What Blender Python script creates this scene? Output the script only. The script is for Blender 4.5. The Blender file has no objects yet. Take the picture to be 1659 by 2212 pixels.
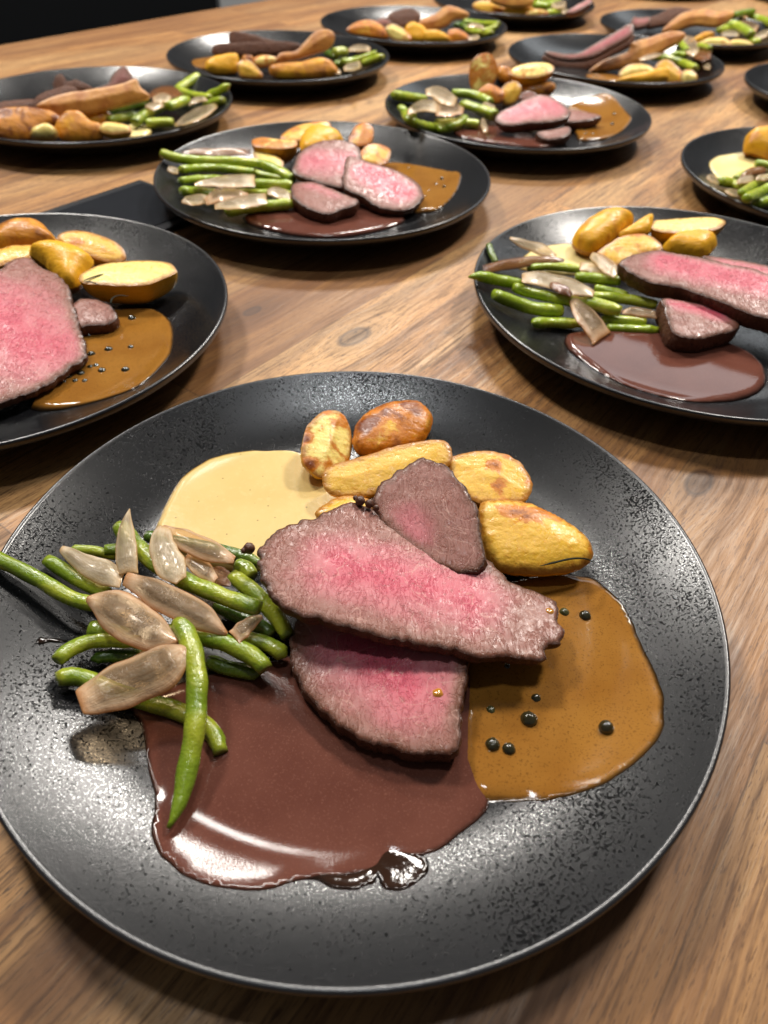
import bpy, bmesh, math, random
import numpy as np
from mathutils import Vector, Matrix, noise
from mathutils.geometry import delaunay_2d_cdt

# ------------------------------------------------------------------ camera, world, lamps, exposure
SC = bpy.context.scene
COL = SC.collection
RIM_Z = 0.025                       # height of a plate rim above the table top (z = 0)
CAM_Z = 0.2063 + RIM_Z
FPX, PITCH, ROLL = 1510.37, 0.773330, 0.0366477
CXP, CYP, WPX, HPX = 829.5, 1106.0, 1659.0, 2212.0
F_ = Vector((0, math.cos(PITCH), -math.sin(PITCH)))
X0 = Vector((1, 0, 0)); U0 = X0.cross(F_)
XR = X0 * math.cos(ROLL) + U0 * math.sin(ROLL)
UR = -X0 * math.sin(ROLL) + U0 * math.cos(ROLL)
CAM = Vector((0, 0, CAM_Z))
cd = bpy.data.cameras.new('camera'); cam = bpy.data.objects.new('camera', cd); COL.objects.link(cam)
cam.matrix_world = Matrix(((XR.x, UR.x, -F_.x, CAM.x), (XR.y, UR.y, -F_.y, CAM.y), (XR.z, UR.z, -F_.z, CAM.z), (0, 0, 0, 1)))
cd.sensor_fit = 'VERTICAL'; cd.sensor_height = 36; cd.lens = 36 * FPX / HPX
cd.clip_start = 0.01; cd.clip_end = 60
cd.dof.use_dof = True; cd.dof.focus_distance = 0.29; cd.dof.aperture_fstop = 11
SC.camera = cam

W = bpy.data.worlds.new('World'); SC.world = W; W.use_nodes = True
bg = W.node_tree.nodes['Background']; bg.inputs[0].default_value = (0.95, 0.97, 1.0, 1); bg.inputs[1].default_value = 0.07

def lamp(name, loc, target, sx, sy, power, col):
    l = bpy.data.lights.new(name, 'AREA'); l.shape = 'RECTANGLE'; l.size = sx; l.size_y = sy
    l.energy = power; l.color = col
    o = bpy.data.objects.new(name, l); COL.objects.link(o); o.location = loc
    o.rotation_euler = (Vector(target) - Vector(loc)).to_track_quat('-Z', 'Y').to_euler()
lamp('ceiling_lamp', (-1.00, 1.45, 1.75), (0, 0.45, 0), 0.34, 0.22, 36, (1.0, 0.95, 0.88))
lamp('ceiling_lamp', (1.06, 1.50, 1.75), (0, 0.45, 0), 0.34, 0.22, 38, (1.0, 0.94, 0.86))
lamp('ceiling_lamp', (-0.26, 1.40, 1.75), (0, 0.45, 0), 0.20, 0.14, 5, (1.0, 0.96, 0.90))
lamp('ceiling_lamp', (0.10, 2.65, 1.90), (0, 0.45, 0), 0.40, 0.26, 40, (1.0, 0.95, 0.88))
lamp('ceiling_lamp', (0.00, 0.35, 1.70), (0, 0.4, 0), 0.20, 0.12, 5, (0.95, 0.98, 1.0))
lamp('window_light', (1.5, 3.2, 1.6), (0.1, 0.5, 0), 1.3, 0.8, 7, (0.92, 0.97, 1.0))
SC.view_settings.view_transform = 'Standard'; SC.view_settings.look = 'None'
SC.view_settings.exposure = 0.10; SC.view_settings.gamma = 1; SC.view_settings.use_curve_mapping = False
SC.render.resolution_x = 768; SC.render.resolution_y = 1024

# ------------------------------------------------------------------ geometry helpers
FR = {'A': (0, 801.9, .5), 'B': (553, 801.9, .5), 'C': (0, 1382.5, .5), 'D': (829.5, 1327.2, .5), 'E': (0, 0, .3333),
      'F': (276.5, 0, .3333), 'G': (663.6, 0, .3333), 'H': (1106, 0, .3333), 'I': (0, 414.75, .3333), 'J': (995.4, 414.75, .4),
      'K': (276.5, 221.2, .5), 'L': (0, 83, .3333), 'M': (331.8, 0, .3333), 'N': (663.6, 0, .2667), 'O': (1050.7, 0, .3667),
      'Q': (829.5, 110.6, .3667), 'R': (1437.8, 221.2, .1333), 'S': (0, 553, .2333), 'U': (1216.6, 442.4, .2667), 'P': (0, 0, 1)}
def T(fr, pts):
    ox, oy, s = FR[fr]
    return [(ox + p[0] * s, oy + p[1] * s) for p in pts]
def ray(px, py):
    return (F_ * FPX + XR * (px - CXP) + UR * (CYP - py)).normalized()
def at_z(px, py, z):
    d = ray(px, py); t = (z - CAM.z) / d.z
    return CAM + d * t
PR = 0.14
def surf(r):
    t = min(max((r - 0.095) / (PR - 0.095), 0), 1)
    return 0.0065 + (RIM_Z - 0.0065) * t ** 1.45
PLATES = [(-.0105, .1799), (-.2387, .3735), (-.0608, .6218), (.1928, .4275), (.125, .8368), (-.3142, .8056), (-.1546, 1.0416),
          (.0175, 1.2699), (.2833, 1.0948), (.3959, .6584), (.1925, 1.5006), (.4529, 1.3271), (.5606, .9674), (.53, 1.856), (.86, 1.80)]
def pz(pl, x, y):
    c = PLATES[pl]; return surf(math.hypot(x - c[0], y - c[1]))
def at(px, py, h, pl):
    z = 0.0065 + h
    for _ in range(8):
        p = at_z(px, py, z); z = pz(pl, p.x, p.y) + h
    return at_z(px, py, z)

def link(ob, parent=None):
    COL.objects.link(ob)
    if parent is not None: ob.parent = parent
    return ob
LABELS = {}
def tag(o, label, cat, group=None):
    n = len(label.split())
    assert 4 <= n <= 16, label
    if label in LABELS: print('DUPLICATE LABEL', label)
    LABELS[label] = 1
    o['label'] = label; o['category'] = cat
    if group: o['group'] = group
    return o
def empty(name, loc):
    o = bpy.data.objects.new(name, None); o.location = loc; o.empty_display_size = .01
    return link(o)
def mesh(name, verts, faces, mat, parent=None, origin=None, attrs=None, uv=None, smooth=True):
    if origin is None:
        origin = parent.location.copy() if parent is not None else Vector((0, 0, 0))
    o0 = Vector(origin)
    me = bpy.data.meshes.new(name)
    me.from_pydata([tuple(Vector(v) - o0) for v in verts], [], faces)
    me.update()
    if smooth: me.shade_smooth()
    if mat is not None: me.materials.append(mat)
    for k, vals in (attrs or {}).items():
        a = me.attributes.new(k, 'FLOAT', 'POINT'); a.data.foreach_set('value', [float(x) for x in vals])
    if uv:
        l = me.uv_layers.new(name='UVMap')
        for li, lp in enumerate(me.loops): l.data[li].uv = uv[lp.vertex_index]
    ob = bpy.data.objects.new(name, me)
    if parent is None: ob.location = o0
    return link(ob, parent)

def catmull(pts, n, closed):
    P = [np.array(p, float) for p in pts]; m = len(P); out = []
    segs = m if closed else m - 1
    dense = []
    for i in range(segs):
        if closed: a, b, c, d = P[i - 1], P[i], P[(i + 1) % m], P[(i + 2) % m]
        else: a, b, c, d = P[max(i - 1, 0)], P[i], P[i + 1], P[min(i + 2, m - 1)]
        for k in range(12):
            t = k / 12
            dense.append(.5 * ((2 * b) + (c - a) * t + (2 * a - 5 * b + 4 * c - d) * t * t + (3 * b - a - 3 * c + d) * t ** 3))
    dense.append(P[0] if closed else P[-1])
    dense = np.array(dense)
    L = np.concatenate([[0], np.cumsum(np.linalg.norm(np.diff(dense, axis=0), axis=1))])
    s = np.linspace(0, L[-1], n + 1)[:-1] if closed else np.linspace(0, L[-1], n)
    return np.stack([np.interp(s, L, dense[:, k]) for k in range(dense.shape[1])], 1), L[-1]

def edge_dist(q, poly):
    a = poly; b = np.roll(poly, -1, 0); ab = b - a; l2 = (ab ** 2).sum(1) + 1e-18
    best = np.full(len(q), 1e9)
    for i in range(len(a)):
        t = np.clip(((q - a[i]) @ ab[i]) / l2[i], 0, 1)
        best = np.minimum(best, np.hypot(*(q - a[i] - t[:, None] * ab[i]).T))
    return best
def inside(q, poly):
    x, y = q[:, 0], q[:, 1]; r = np.zeros(len(q), bool); n = len(poly)
    for i in range(n):
        x1, y1 = poly[i - 1]; x2, y2 = poly[i]
        if y1 == y2: continue
        c = ((y1 > y) != (y2 > y)) & (x < (x2 - x1) * (y - y1) / (y2 - y1) + x1)
        r ^= c
    return r
def clean(pts, mind=0.0004):
    out = []
    for p in pts:
        if not out or math.hypot(p[0] - out[-1][0], p[1] - out[-1][1]) > mind: out.append(p)
    if math.hypot(out[0][0] - out[-1][0], out[0][1] - out[-1][1]) < mind: out.pop()
    return np.array(out)
def nz(p, s, seed=0.0):
    return noise.noise(Vector((p[0] * s + seed, p[1] * s - seed * 1.7, p[2] * s + seed * .6)))

class Plane:
    """the plane of a cut face: a point and a normal"""
    def __init__(self, o, n):
        self.o = Vector(o); self.n = Vector(n).normalized()
        self.u = Vector((1, 0, 0)) - self.n * self.n.x; self.u.normalize(); self.v = self.n.cross(self.u)
    def hit(self, px, py):
        d = ray(px, py); t = (self.o - CAM).dot(self.n) / d.dot(self.n)
        return CAM + d * t
    def to2(self, p): q = Vector(p) - self.o; return (q.dot(self.u), q.dot(self.v))
    def to3(self, q, h=0.0): return self.o + self.u * q[0] + self.v * q[1] + self.n * h
def plane_tilt(pts, h, pl, toward=0.0, right=0.0):
    """plane at height h over the plate under the outline's centre; tilted so its face looks toward the camera / to the right by degrees"""
    cx = sum(p[0] for p in pts) / len(pts); cy = sum(p[1] for p in pts) / len(pts)
    o = at(cx, cy, h, pl)
    az = Vector((o.x, o.y, 0)).normalized(); rt = Vector((az.y, -az.x, 0))
    n = Vector((0, 0, 1)) - az * math.tan(math.radians(toward)) + rt * math.tan(math.radians(right))
    return Plane(o, n)
def plane3(a, b, c, pl):
    """plane through three photo points with heights over the flat of the plate"""
    A, B, C = [at_z(p[0], p[1], 0.0065 + p[2]) for p in (a, b, c)]
    n = (B - A).cross(C - A)
    if n.z < 0: n = -n
    return Plane(A, n)

def face_mesh(poly, s, seed):
    mn, mx = poly.min(0), poly.max(0)
    rs = random.Random(seed)
    xs = np.arange(mn[0], mx[0], s); ys = np.arange(mn[1], mx[1], s * .87)
    g = np.array([(x + (s / 2 if j % 2 else 0) + rs.uniform(-.15, .15) * s, y + rs.uniform(-.15, .15) * s) for j, y in enumerate(ys) for x in xs])
    if len(g):
        g = g[inside(g, poly)]
        if len(g): g = g[edge_dist(g, poly) > .45 * s]
    pts = np.concatenate([poly, g]) if len(g) else poly
    n = len(poly)
    vs, es, fs, ov, oe, of = delaunay_2d_cdt([Vector(p) for p in pts], [(i, (i + 1) % n) for i in range(n)], [], 1, 1e-7)
    idx = {}
    for k, o in enumerate(ov):
        for i in o: idx[i] = k
    v = np.array([tuple(p) for p in vs])
    return v, [list(f) for f in fs], [idx[i] for i in range(n)]

def body(outline, plane, up, down, *, name_top, name_side, mat_top, mat_side, parent, step=.0012, prof='slab', rough=.0004, rfreq=260, spots=None,
         bulge=.0012, inset=.8, pink=None, brown=.3, seed=1, jag=.0004, rows=7, sag=0.0):
    """a solid cut from an outline: upper face (domed or flat) + side/lower shell that closes it"""
    P3 = [plane.hit(*p) for p in outline]
    q = [plane.to2(p) for p in P3]
    per = sum(math.hypot(q[i][0] - q[i - 1][0], q[i][1] - q[i - 1][1]) for i in range(len(q)))
    n = max(24, int(per / step))
    poly, _ = catmull(q, n, True)
    cen = poly.mean(0)
    out = []
    for i, p in enumerate(poly):
        d = p - cen; L = np.hypot(*d) + 1e-9
        out.append(p + d / L * (jag * nz((p[0], p[1], 0), 260, seed) * 1.6 + jag * nz((p[0], p[1], 0), 700, seed + 3)))
    poly = clean(out, step * .3)
    v, faces, bi = face_mesh(poly, step, seed)
    d = edge_dist(v, poly); d[bi] = 0
    dm = max(d.max(), 1e-5)
    if prof == 'slab': w = min(.0013, dm); hh = .0007 * np.sqrt(np.clip(1 - (1 - np.clip(d / w, 0, 1)) ** 2, 0, 1)) + up * (d / dm)
    elif up < .004: t = np.clip(d / min(.0013, dm), 0, 1); hh = .0005 * np.sqrt(1 - (1 - t) ** 2) + up * (d / dm)
    else: t = np.clip(d / dm, 0, 1); hh = up * np.sqrt(np.clip(1 - (1 - t) ** 2, 0, 1))
    verts = []
    for i, p in enumerate(v):
        k = min(d[i] / .002, 1)
        z = hh[i] + k * (rough * nz((p[0], p[1], 0), rfreq, seed) * 1.5 + rough * .6 * nz((p[0] * 1.0, p[1] * 1.0, 0), rfreq * 2.7, seed + 9))
        verts.append(plane.to3(p, z))
    attrs = {'edge': np.clip(d / .010, 0, 1), 'brown': [brown] * len(v)}
    if spots:
        br = np.full(len(v), float(brown))
        for (sx_, sy_, rx_, am_) in spots:
            c_ = np.array(plane.to2(plane.hit(sx_, sy_))); br = br + am_ * np.exp(-(np.hypot(*(v - c_).T) / rx_) ** 2)
        attrs['brown'] = br
    if pink is not None:
        a, b, rad, amt = pink
        a2 = np.array(plane.to2(plane.hit(*a))); b2 = np.array(plane.to2(plane.hit(*b)))
        ab = b2 - a2; t = np.clip(((v - a2) @ ab) / (ab @ ab + 1e-12), 0, 1)
        dd = np.hypot(*(v - a2 - t[:, None] * ab).T)
        attrs['pink'] = amt * np.exp(-(dd / rad) ** 2) * np.clip(d / .006, 0, 1)
    top = mesh(name_top, verts, faces, mat_top, parent, attrs=attrs)
    # shell
    ring0 = [v[i] for i in bi]; m = len(ring0); sv = []; sf = []; c2 = np.mean(ring0, 0)
    for r in range(rows + 1):
        t = r / rows
        if prof == 'slab':
            ext = bulge * math.sin(math.pi * t); sc = 1 - (1 - inset) * t ** 1.6; dep = down * t
        else:
            sc = math.cos(t * math.pi / 2 * .93) ** .75; dep = down * math.sin(t * math.pi / 2 * .93) / math.sin(math.pi / 2 * .93); ext = 0
        for p in ring0:
            dv = p - c2; L = np.hypot(*dv) + 1e-9
            pp = c2 + dv * sc + dv / L * ext
            w = plane.to3(pp, -dep)
            if r > 0:
                a = bulge * .5 if prof == 'slab' else .0003
                dn = plane.u * (dv[0] / L) + plane.v * (dv[1] / L)
                w = w + dn * a * (nz(w, 300, seed) + .6 * nz(w, 800, seed + 2))
            sv.append(w)
    for r in range(rows):
        for i in range(m):
            j = (i + 1) % m
            sf.append((r * m + i, (r + 1) * m + i, (r + 1) * m + j, r * m + j))
    sv.append(plane.to3(c2, -down - (0 if prof == 'slab' else .0002)))
    for i in range(m): sf.append((rows * m + (i + 1) % m, rows * m + i, len(sv) - 1))
    # orientation
    side = mesh(name_side, sv, sf, mat_side, parent, attrs={'brown': [brown] * len(sv), 'edge': [0] * len(sv)})
    for o in (top, side):
        bm = bmesh.new(); bm.from_mesh(o.data)
        if o is side: bmesh.ops.recalc_face_normals(bm, faces=bm.faces)
        bm.to_mesh(o.data); bm.free()
    # a lone cut face: make sure it looks along the plane normal
    fn = sum((f.normal for f in top.data.polygons), Vector())
    if fn.dot(plane.n) < 0: top.data.flip_normals()
    fn = sum((f.normal * (f.center - Vector(plane.to3(c2, -down * .5) - parent.location)).dot(f.normal) for f in side.data.polygons), Vector())
    return top, side

def steak(fr, pts, plane, down, label, pink, pl, cat='steak slice', group=None, face=None, step=.0012, inset=.86, seed=1, name='steak_slice', jag=.0006, up=.0006, bulge=.0012):
    pts = T(fr, pts); c = [sum(p[k] for p in pts) / len(pts) for k in (0, 1)]
    o = plane.hit(*c); root = empty(name, (o.x, o.y, pz(pl, o.x, o.y)))
    tag(root, label, cat, group)
    if pink: pink = (*T(fr, [pink[0], pink[1]]), pink[2], pink[3])
    body(pts, plane, up, down, name_top='cut_face', name_side='crust', mat_top=M[face or 'meat'], mat_side=M['crust'], parent=root, step=step,
         rough=.00014, rfreq=150, bulge=bulge, inset=inset, pink=pink, brown=.0, seed=seed, jag=jag)
    return root
def potato(fr, pts, h, tw, rt, down, label, pl, skin=False, up=.0012, brown=.3, step=.0012, seed=1, name='roast_potato', cat='potato', group=None, pale=False, spots=None):
    if spots: spots = [(*T(fr, [(a, b)])[0], c, d) for a, b, c, d in spots]
    pts = T(fr, pts); plane = plane_tilt(pts, h, pl, tw, rt)
    o = plane.o; root = empty(name, (o.x, o.y, pz(pl, o.x, o.y)))
    tag(root, label, cat, group)
    if skin:
        body(pts, plane, up, down, name_top='skin', name_side='flesh', mat_top=M['skin'], mat_side=M['flesh'], parent=root, step=step, prof='dome',
             rough=.0005, rfreq=120, brown=brown, seed=seed, jag=.0003)
    else:
        body(pts, plane, up, down, name_top='flesh', name_side='skin', mat_top=M['flesh_pale'] if pale else M['flesh'], mat_side=M['skin'], parent=root, step=step, prof='dome',
             rough=.00018, rfreq=120, spots=spots, brown=brown, seed=seed, jag=.0003)
    return root

def tube(name, P, R, mat, seed=1, ends=('cut', 'cut'), seg=14, flat=.85, origin=None, parent=None, bump=.00022, attrs=None):
    n = len(P); V = []; Fc = []
    sd = random.Random(seed); ph = sd.uniform(0, 6)
    R = [r * (1 + (.035 * math.sin(i * 1.1 + ph) if n > 9 and seg > 8 else 0)) for i, r in enumerate(R)]
    for i in range(n):
        t = (P[min(i + 1, n - 1)] - P[max(i - 1, 0)]).normalized()
        s = t.cross(Vector((0, 0, 1))); s = s.normalized() if s.length > 1e-4 else Vector((1, 0, 0)); u = s.cross(t)
        x = i / (n - 1); r = R[i]
        for e, k in ((ends[0], x), (ends[1], 1 - x)):
            dl = k * (n - 1)
            if e == 'cut': r *= (.80, .97)[int(dl)] if dl < 2 else 1
            elif e == 'tip': r *= min(1, (.12 + k / .22)) ** .8 if k < .22 else 1
            elif e == 'round': r *= math.sqrt(max(0.02, 1 - (1 - min(k / .08, 1)) ** 2))
        for j in range(seg):
            a = 2 * math.pi * j / seg
            w = P[i] + (s * math.cos(a) + u * math.sin(a) * flat) * r
            w += (w - P[i]).normalized() * (bump * 1.4 * nz(w, 170, seed) + bump * .5 * nz(w, 700, seed))
            V.append(w)
    for i in range(n - 1):
        for j in range(seg):
            k = (j + 1) % seg; Fc.append((i * seg + j, i * seg + k, (i + 1) * seg + k, (i + 1) * seg + j))
    V.append(P[0]); V.append(P[-1])
    for j in range(seg):
        k = (j + 1) % seg
        Fc.append((k, j, n * seg)); Fc.append(((n - 1) * seg + j, (n - 1) * seg + k, n * seg + 1))
    return mesh(name, V, Fc, mat, parent, origin=origin, attrs={'along': [min(i // seg, n - 1) / (n - 1) for i in range(len(V))]})
def px_r(p, rpx): return rpx * (p - CAM).dot(F_) / FPX
def bean(fr, pts, h, r, label, pl, ends=('cut', 'cut'), mat='bean', seed=1, n=None, group=None, name='green_bean', cat='green bean'):
    hs = h if isinstance(h, (list, tuple)) else [h] * len(pts)
    if len(hs) != len(pts):
        hs = np.interp(np.linspace(0, 1, len(pts)), np.linspace(0, 1, len(hs)), hs)
    q = T(fr, pts)
    P0 = [at(a[0], a[1], hh, pl) for a, hh in zip(q, hs)]
    cur, L = catmull([tuple(p) for p in P0], n or max(10, int(sum((P0[i] - P0[i - 1]).length for i in range(1, len(P0))) / .0022)), False)
    P = [Vector(c) for c in cur]
    rr = [px_r(p, r * FR[fr][2]) for p in P]
    o = tube(name, P, rr, M[mat], seed, ends, origin=P[len(P) // 2])
    return tag(o, label, cat, group)

def petal(fr, pts, w, h, bulge, label, pl, seed=1, mat='onion', nu=26, nv=11, group=None, thick=.00045, cup=0.0, name='onion_petal', cat='onion petal'):
    q = T(fr, pts); s = FR[fr][2]
    hs = h if isinstance(h, (list, tuple)) else [h]
    cur, L = catmull([(a[0], a[1]) for a in q], nu, False)
    x = np.linspace(0, 1, nu)
    ww = np.interp(x, np.linspace(0, 1, len(w)), w) * s
    wc, _ = catmull([(a, b) for a, b in zip(np.linspace(0, 1, len(w)), w)], nu, False)
    ww = np.interp(x, wc[:, 0], wc[:, 1]) * s
    ww = np.maximum(ww * np.array([1 + .16 * nz((a * 3, seed, 0), 1.7) for a in x]), .6 * s)
    hh = np.interp(x, np.linspace(0, 1, len(hs)), hs)
    V = []; uv = []; ed = []
    for i in range(nu):
        t = cur[min(i + 1, nu - 1)] - cur[max(i - 1, 0)]; t = t / (np.hypot(*t) + 1e-9); pr = np.array((-t[1], t[0]))
        for j in range(nv):
            v = -1 + 2 * j / (nv - 1)
            p = cur[i] + pr * v * ww[i]
            w3 = at(p[0], p[1], hh[i], pl)
            b = .75 * bulge * (1 - v * v) * min(1, 4 * x[i] + .2, 4 * (1 - x[i]) + .2)
            w3 = w3 + Vector((0, 0, b + .0007 * nz(w3, 110, seed)))
            V.append(w3); uv.append((x[i], j / (nv - 1)))
            ed.append(min(1 - abs(v), 2.2 * x[i], 2.2 * (1 - x[i])))
    Fc = [(i * nv + j, (i + 1) * nv + j, (i + 1) * nv + j + 1, i * nv + j + 1) for i in range(nu - 1) for j in range(nv - 1)]
    o = mesh(name, V, Fc, M[mat], None, origin=V[len(V) // 2], attrs={'edge': ed}, uv=uv)
    if sum((f.normal.z for f in o.data.polygons)) < 0: o.data.flip_normals()
    m = o.modifiers.new('thickness', 'SOLIDIFY'); m.thickness = thick; m.offset = -1
    m = o.modifiers.new('smooth', 'SUBSURF'); m.levels = 1; m.render_levels = 1
    return tag(o, label, cat, group)

def pool(fr, pts, thick, mat, label, pl, cat, name='sauce_pool', step=.0016, seed=1, wob=.0003, men=.0030, group=None, extra=0):
    q = T(fr, pts); P = [at(a[0], a[1], thick * .5, pl) for a in q]
    cc = Vector((sum(p.x for p in P) / len(P), sum(p.y for p in P) / len(P), 0)); cc.z = pz(pl, cc.x, cc.y)
    qq = [(p.x, p.y) for p in P]
    per = sum(math.hypot(qq[i][0] - qq[i - 1][0], qq[i][1] - qq[i - 1][1]) for i in range(len(qq)))
    poly, _ = catmull(qq, max(30, int(per / step * 1.4)), True)
    poly = clean([p + np.array((wob * nz((p[0], p[1], 0), 160, seed), wob * nz((p[0], p[1], 5), 160, seed))) * 1.5 for p in poly], step * .25)
    # two extra rings just inside the edge give the rounded meniscus
    v, faces, bi = face_mesh(poly, step, seed)
    d = edge_dist(v, poly); d[bi] = 0
    V = []
    for p, dd in zip(v, d):
        t = min(dd / men, 1); pr = 1 - (1 - t) ** 2     # a liquid lies level over the flat of the plate, thin where the plate rises
        g = pz(pl, p[0], p[1])
        a_, b_ = .0065 + thick * pr, g + thick * .35 * pr
        V.append(Vector((p[0], p[1], .5 * (a_ + b_ + math.sqrt((a_ - b_) ** 2 + 2.6e-6 * pr)) + .0001)))
    n0 = len(V); m = len(bi)
    for i in bi: V.append(V[i] - Vector((0, 0, .0004)))
    faces = faces + [(bi[i], bi[(i + 1) % m], n0 + (i + 1) % m, n0 + i) for i in range(m)]
    o = mesh(name, V, faces, M[mat], None, origin=cc, attrs={'edge': list(np.clip(d / .004, 0, 1)) + [0] * m})
    if o.data.polygons[0].normal.z < 0: o.data.flip_normals()
    return tag(o, label, cat, group)

def pepper(fr, p, r, label, pl, h=.0008, mat='peppercorn', group=None, seed=1, name='peppercorn', cat='peppercorn'):
    px = T(fr, [p])[0]; c = at(px[0], px[1], h, pl); R = px_r(c, r * FR[fr][2])
    bm = bmesh.new(); bmesh.ops.create_icosphere(bm, subdivisions=3, radius=R)
    V = [v.co * (1 + .10 * nz(v.co / R, 2.3, seed) + .05 * nz(v.co / R, 6, seed)) + c for v in bm.verts]
    Fc = [[v.index for v in f.verts] for f in bm.faces]; bm.free()
    o = mesh(name, V, Fc, M[mat], None, origin=c)
    return tag(o, label, cat, group)

# ------------------------------------------------------------------ materials
M = {}
class NT:
    def __init__(self, name):
        self.m = bpy.data.materials.new(name); self.m.use_nodes = True; self.t = self.m.node_tree
        self.b = self.t.nodes['Principled BSDF']; self.out = self.t.nodes['Material Output']; M[name] = self.m
        self.tc = self.t.nodes.new('ShaderNodeTexCoord')
    def n(self, typ, **k):
        nd = self.t.nodes.new(typ)
        for a, b in k.items():
            if a.startswith('i_'):
                nd.inputs[a[2:].replace('_', ' ')].default_value = b
            else: setattr(nd, a, b)
        return nd
    def l(self, a, b): self.t.links.new(a, b)
    def put(self, key, val):
        s = self.b.inputs[key]
        if isinstance(val, bpy.types.NodeSocket): self.l(val, s)
        else: s.default_value = val
    def math(self, op, a, b=None, c=None, clamp=False):
        nd = self.n('ShaderNodeMath', operation=op, use_clamp=clamp)
        for i, x in enumerate((a, b, c)):
            if x is None: continue
            if isinstance(x, bpy.types.NodeSocket): self.l(x, nd.inputs[i])
            else: nd.inputs[i].default_value = x
        return nd.outputs[0]
    def noise(self, scale, detail=3, rough=.55, vec=None, dist=0.0):
        nd = self.n('ShaderNodeTexNoise'); nd.inputs['Scale'].default_value = scale; nd.inputs['Detail'].default_value = detail
        nd.inputs['Roughness'].default_value = rough; nd.inputs['Distortion'].default_value = dist
        self.l(vec if vec is not None else self.tc.outputs['Object'], nd.inputs['Vector'])
        return nd.outputs['Fac']
    def voro(self, scale, feature='F1', vec=None, out='Distance', rnd=1):
        nd = self.n('ShaderNodeTexVoronoi', feature=feature); nd.inputs['Scale'].default_value = scale; nd.inputs['Randomness'].default_value = rnd
        self.l(vec if vec is not None else self.tc.outputs['Object'], nd.inputs['Vector'])
        return nd.outputs[out]
    def map(self, v, a, b, c=0., d=1., smooth=True):
        nd = self.n('ShaderNodeMapRange', interpolation_type='SMOOTHSTEP' if smooth else 'LINEAR')
        self.l(v, nd.inputs[0])
        for i, x in enumerate((a, b, c, d)): nd.inputs[i + 1].default_value = x
        return nd.outputs[0]
    def mix(self, f, a, b, mode='MIX'):
        nd = self.n('ShaderNodeMix', data_type='RGBA', blend_type=mode)
        for i, x in ((0, f), (6, a), (7, b)):
            if isinstance(x, bpy.types.NodeSocket): self.l(x, nd.inputs[i])
            else: nd.inputs[i].default_value = x if i == 0 else (*x, 1)
        return nd.outputs[2]
    def attr(self, name):
        return self.n('ShaderNodeAttribute', attribute_name=name).outputs['Fac']
    def rand(self): return self.n('ShaderNodeObjectInfo').outputs['Random']
    def stretch(self, sx, sy, sz, vec=None, rot=0):
        nd = self.n('ShaderNodeMapping'); nd.inputs['Scale'].default_value = (sx, sy, sz); nd.inputs['Rotation'].default_value = (0, 0, rot)
        self.l(vec if vec is not None else self.tc.outputs['Object'], nd.inputs['Vector']); return nd.outputs[0]
    def bump(self, h, dist, strength=1, prev=None):
        nd = self.n('ShaderNodeBump'); nd.inputs['Distance'].default_value = dist; nd.inputs['Strength'].default_value = strength
        self.l(h, nd.inputs['Height'])
        if prev is not None: self.l(prev, nd.inputs['Normal'])
        return nd.outputs[0]

def mat_plate():
    k = NT('plate_glaze')
    sp = k.noise(980, 5, .66); sp2 = k.noise(1700, 3, .65)
    big = k.noise(24, 2)
    thr = k.math('ADD', sp, k.math('MULTIPLY', k.math('SUBTRACT', big, .5), .36))
    dark = k.map(thr, .570, .610)          # 1 = smooth dark fleck in the matt silky glaze
    lite = k.map(sp2, .56, .64)
    k.put('Base Color', k.mix(dark, (.0080, .0082, .0092), (.0035, .0035, .004)))
    r = k.math('ADD', k.math('MULTIPLY', dark, -.06), k.math('ADD', k.math('MULTIPLY', lite, -.09), .235))
    k.put('Roughness', r)
    k.put('Specular IOR Level', k.math('ADD', k.math('SUBTRACT', .34, k.math('MULTIPLY', dark, .32)), k.math('MULTIPLY', lite, .80)))
    k.put('Normal', k.bump(k.math('ADD', k.math('MULTIPLY', dark, -.5), k.math('MULTIPLY', sp2, 1.0)), .00006, .6))
mat_plate()
def mat_plain(name, col, rough, bumpd=0, scale=300, spec=.5):
    k = NT(name); n = k.noise(scale, 3)
    k.put('Base Color', k.mix(n, tuple(c * .75 for c in col), tuple(min(1, c * 1.25) for c in col))); k.put('Roughness', rough); k.put('Specular IOR Level', spec)
    if bumpd: k.put('Normal', k.bump(n, bumpd))
    return k
mat_plain('slate_black', (.008, .009, .012), .38, .00005, 400)
mat_plain('plate_lip', (.014, .014, .016), .26, .00008, 700, .7)
mat_plain('slate_gloss', (.010, .011, .014), .22, 0, 60)
mat_plain('dark_floor', (.0022, .0022, .0025), .8, 0, 4)
mat_plain('white_paint', (.75, .76, .76), .5, 0, 5)
mat_plain('herb', (.012, .014, .006), .6, 0, 900, .1)
mat_plain('char', (.085, .030, .014), .40, .0006, 500)
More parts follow.
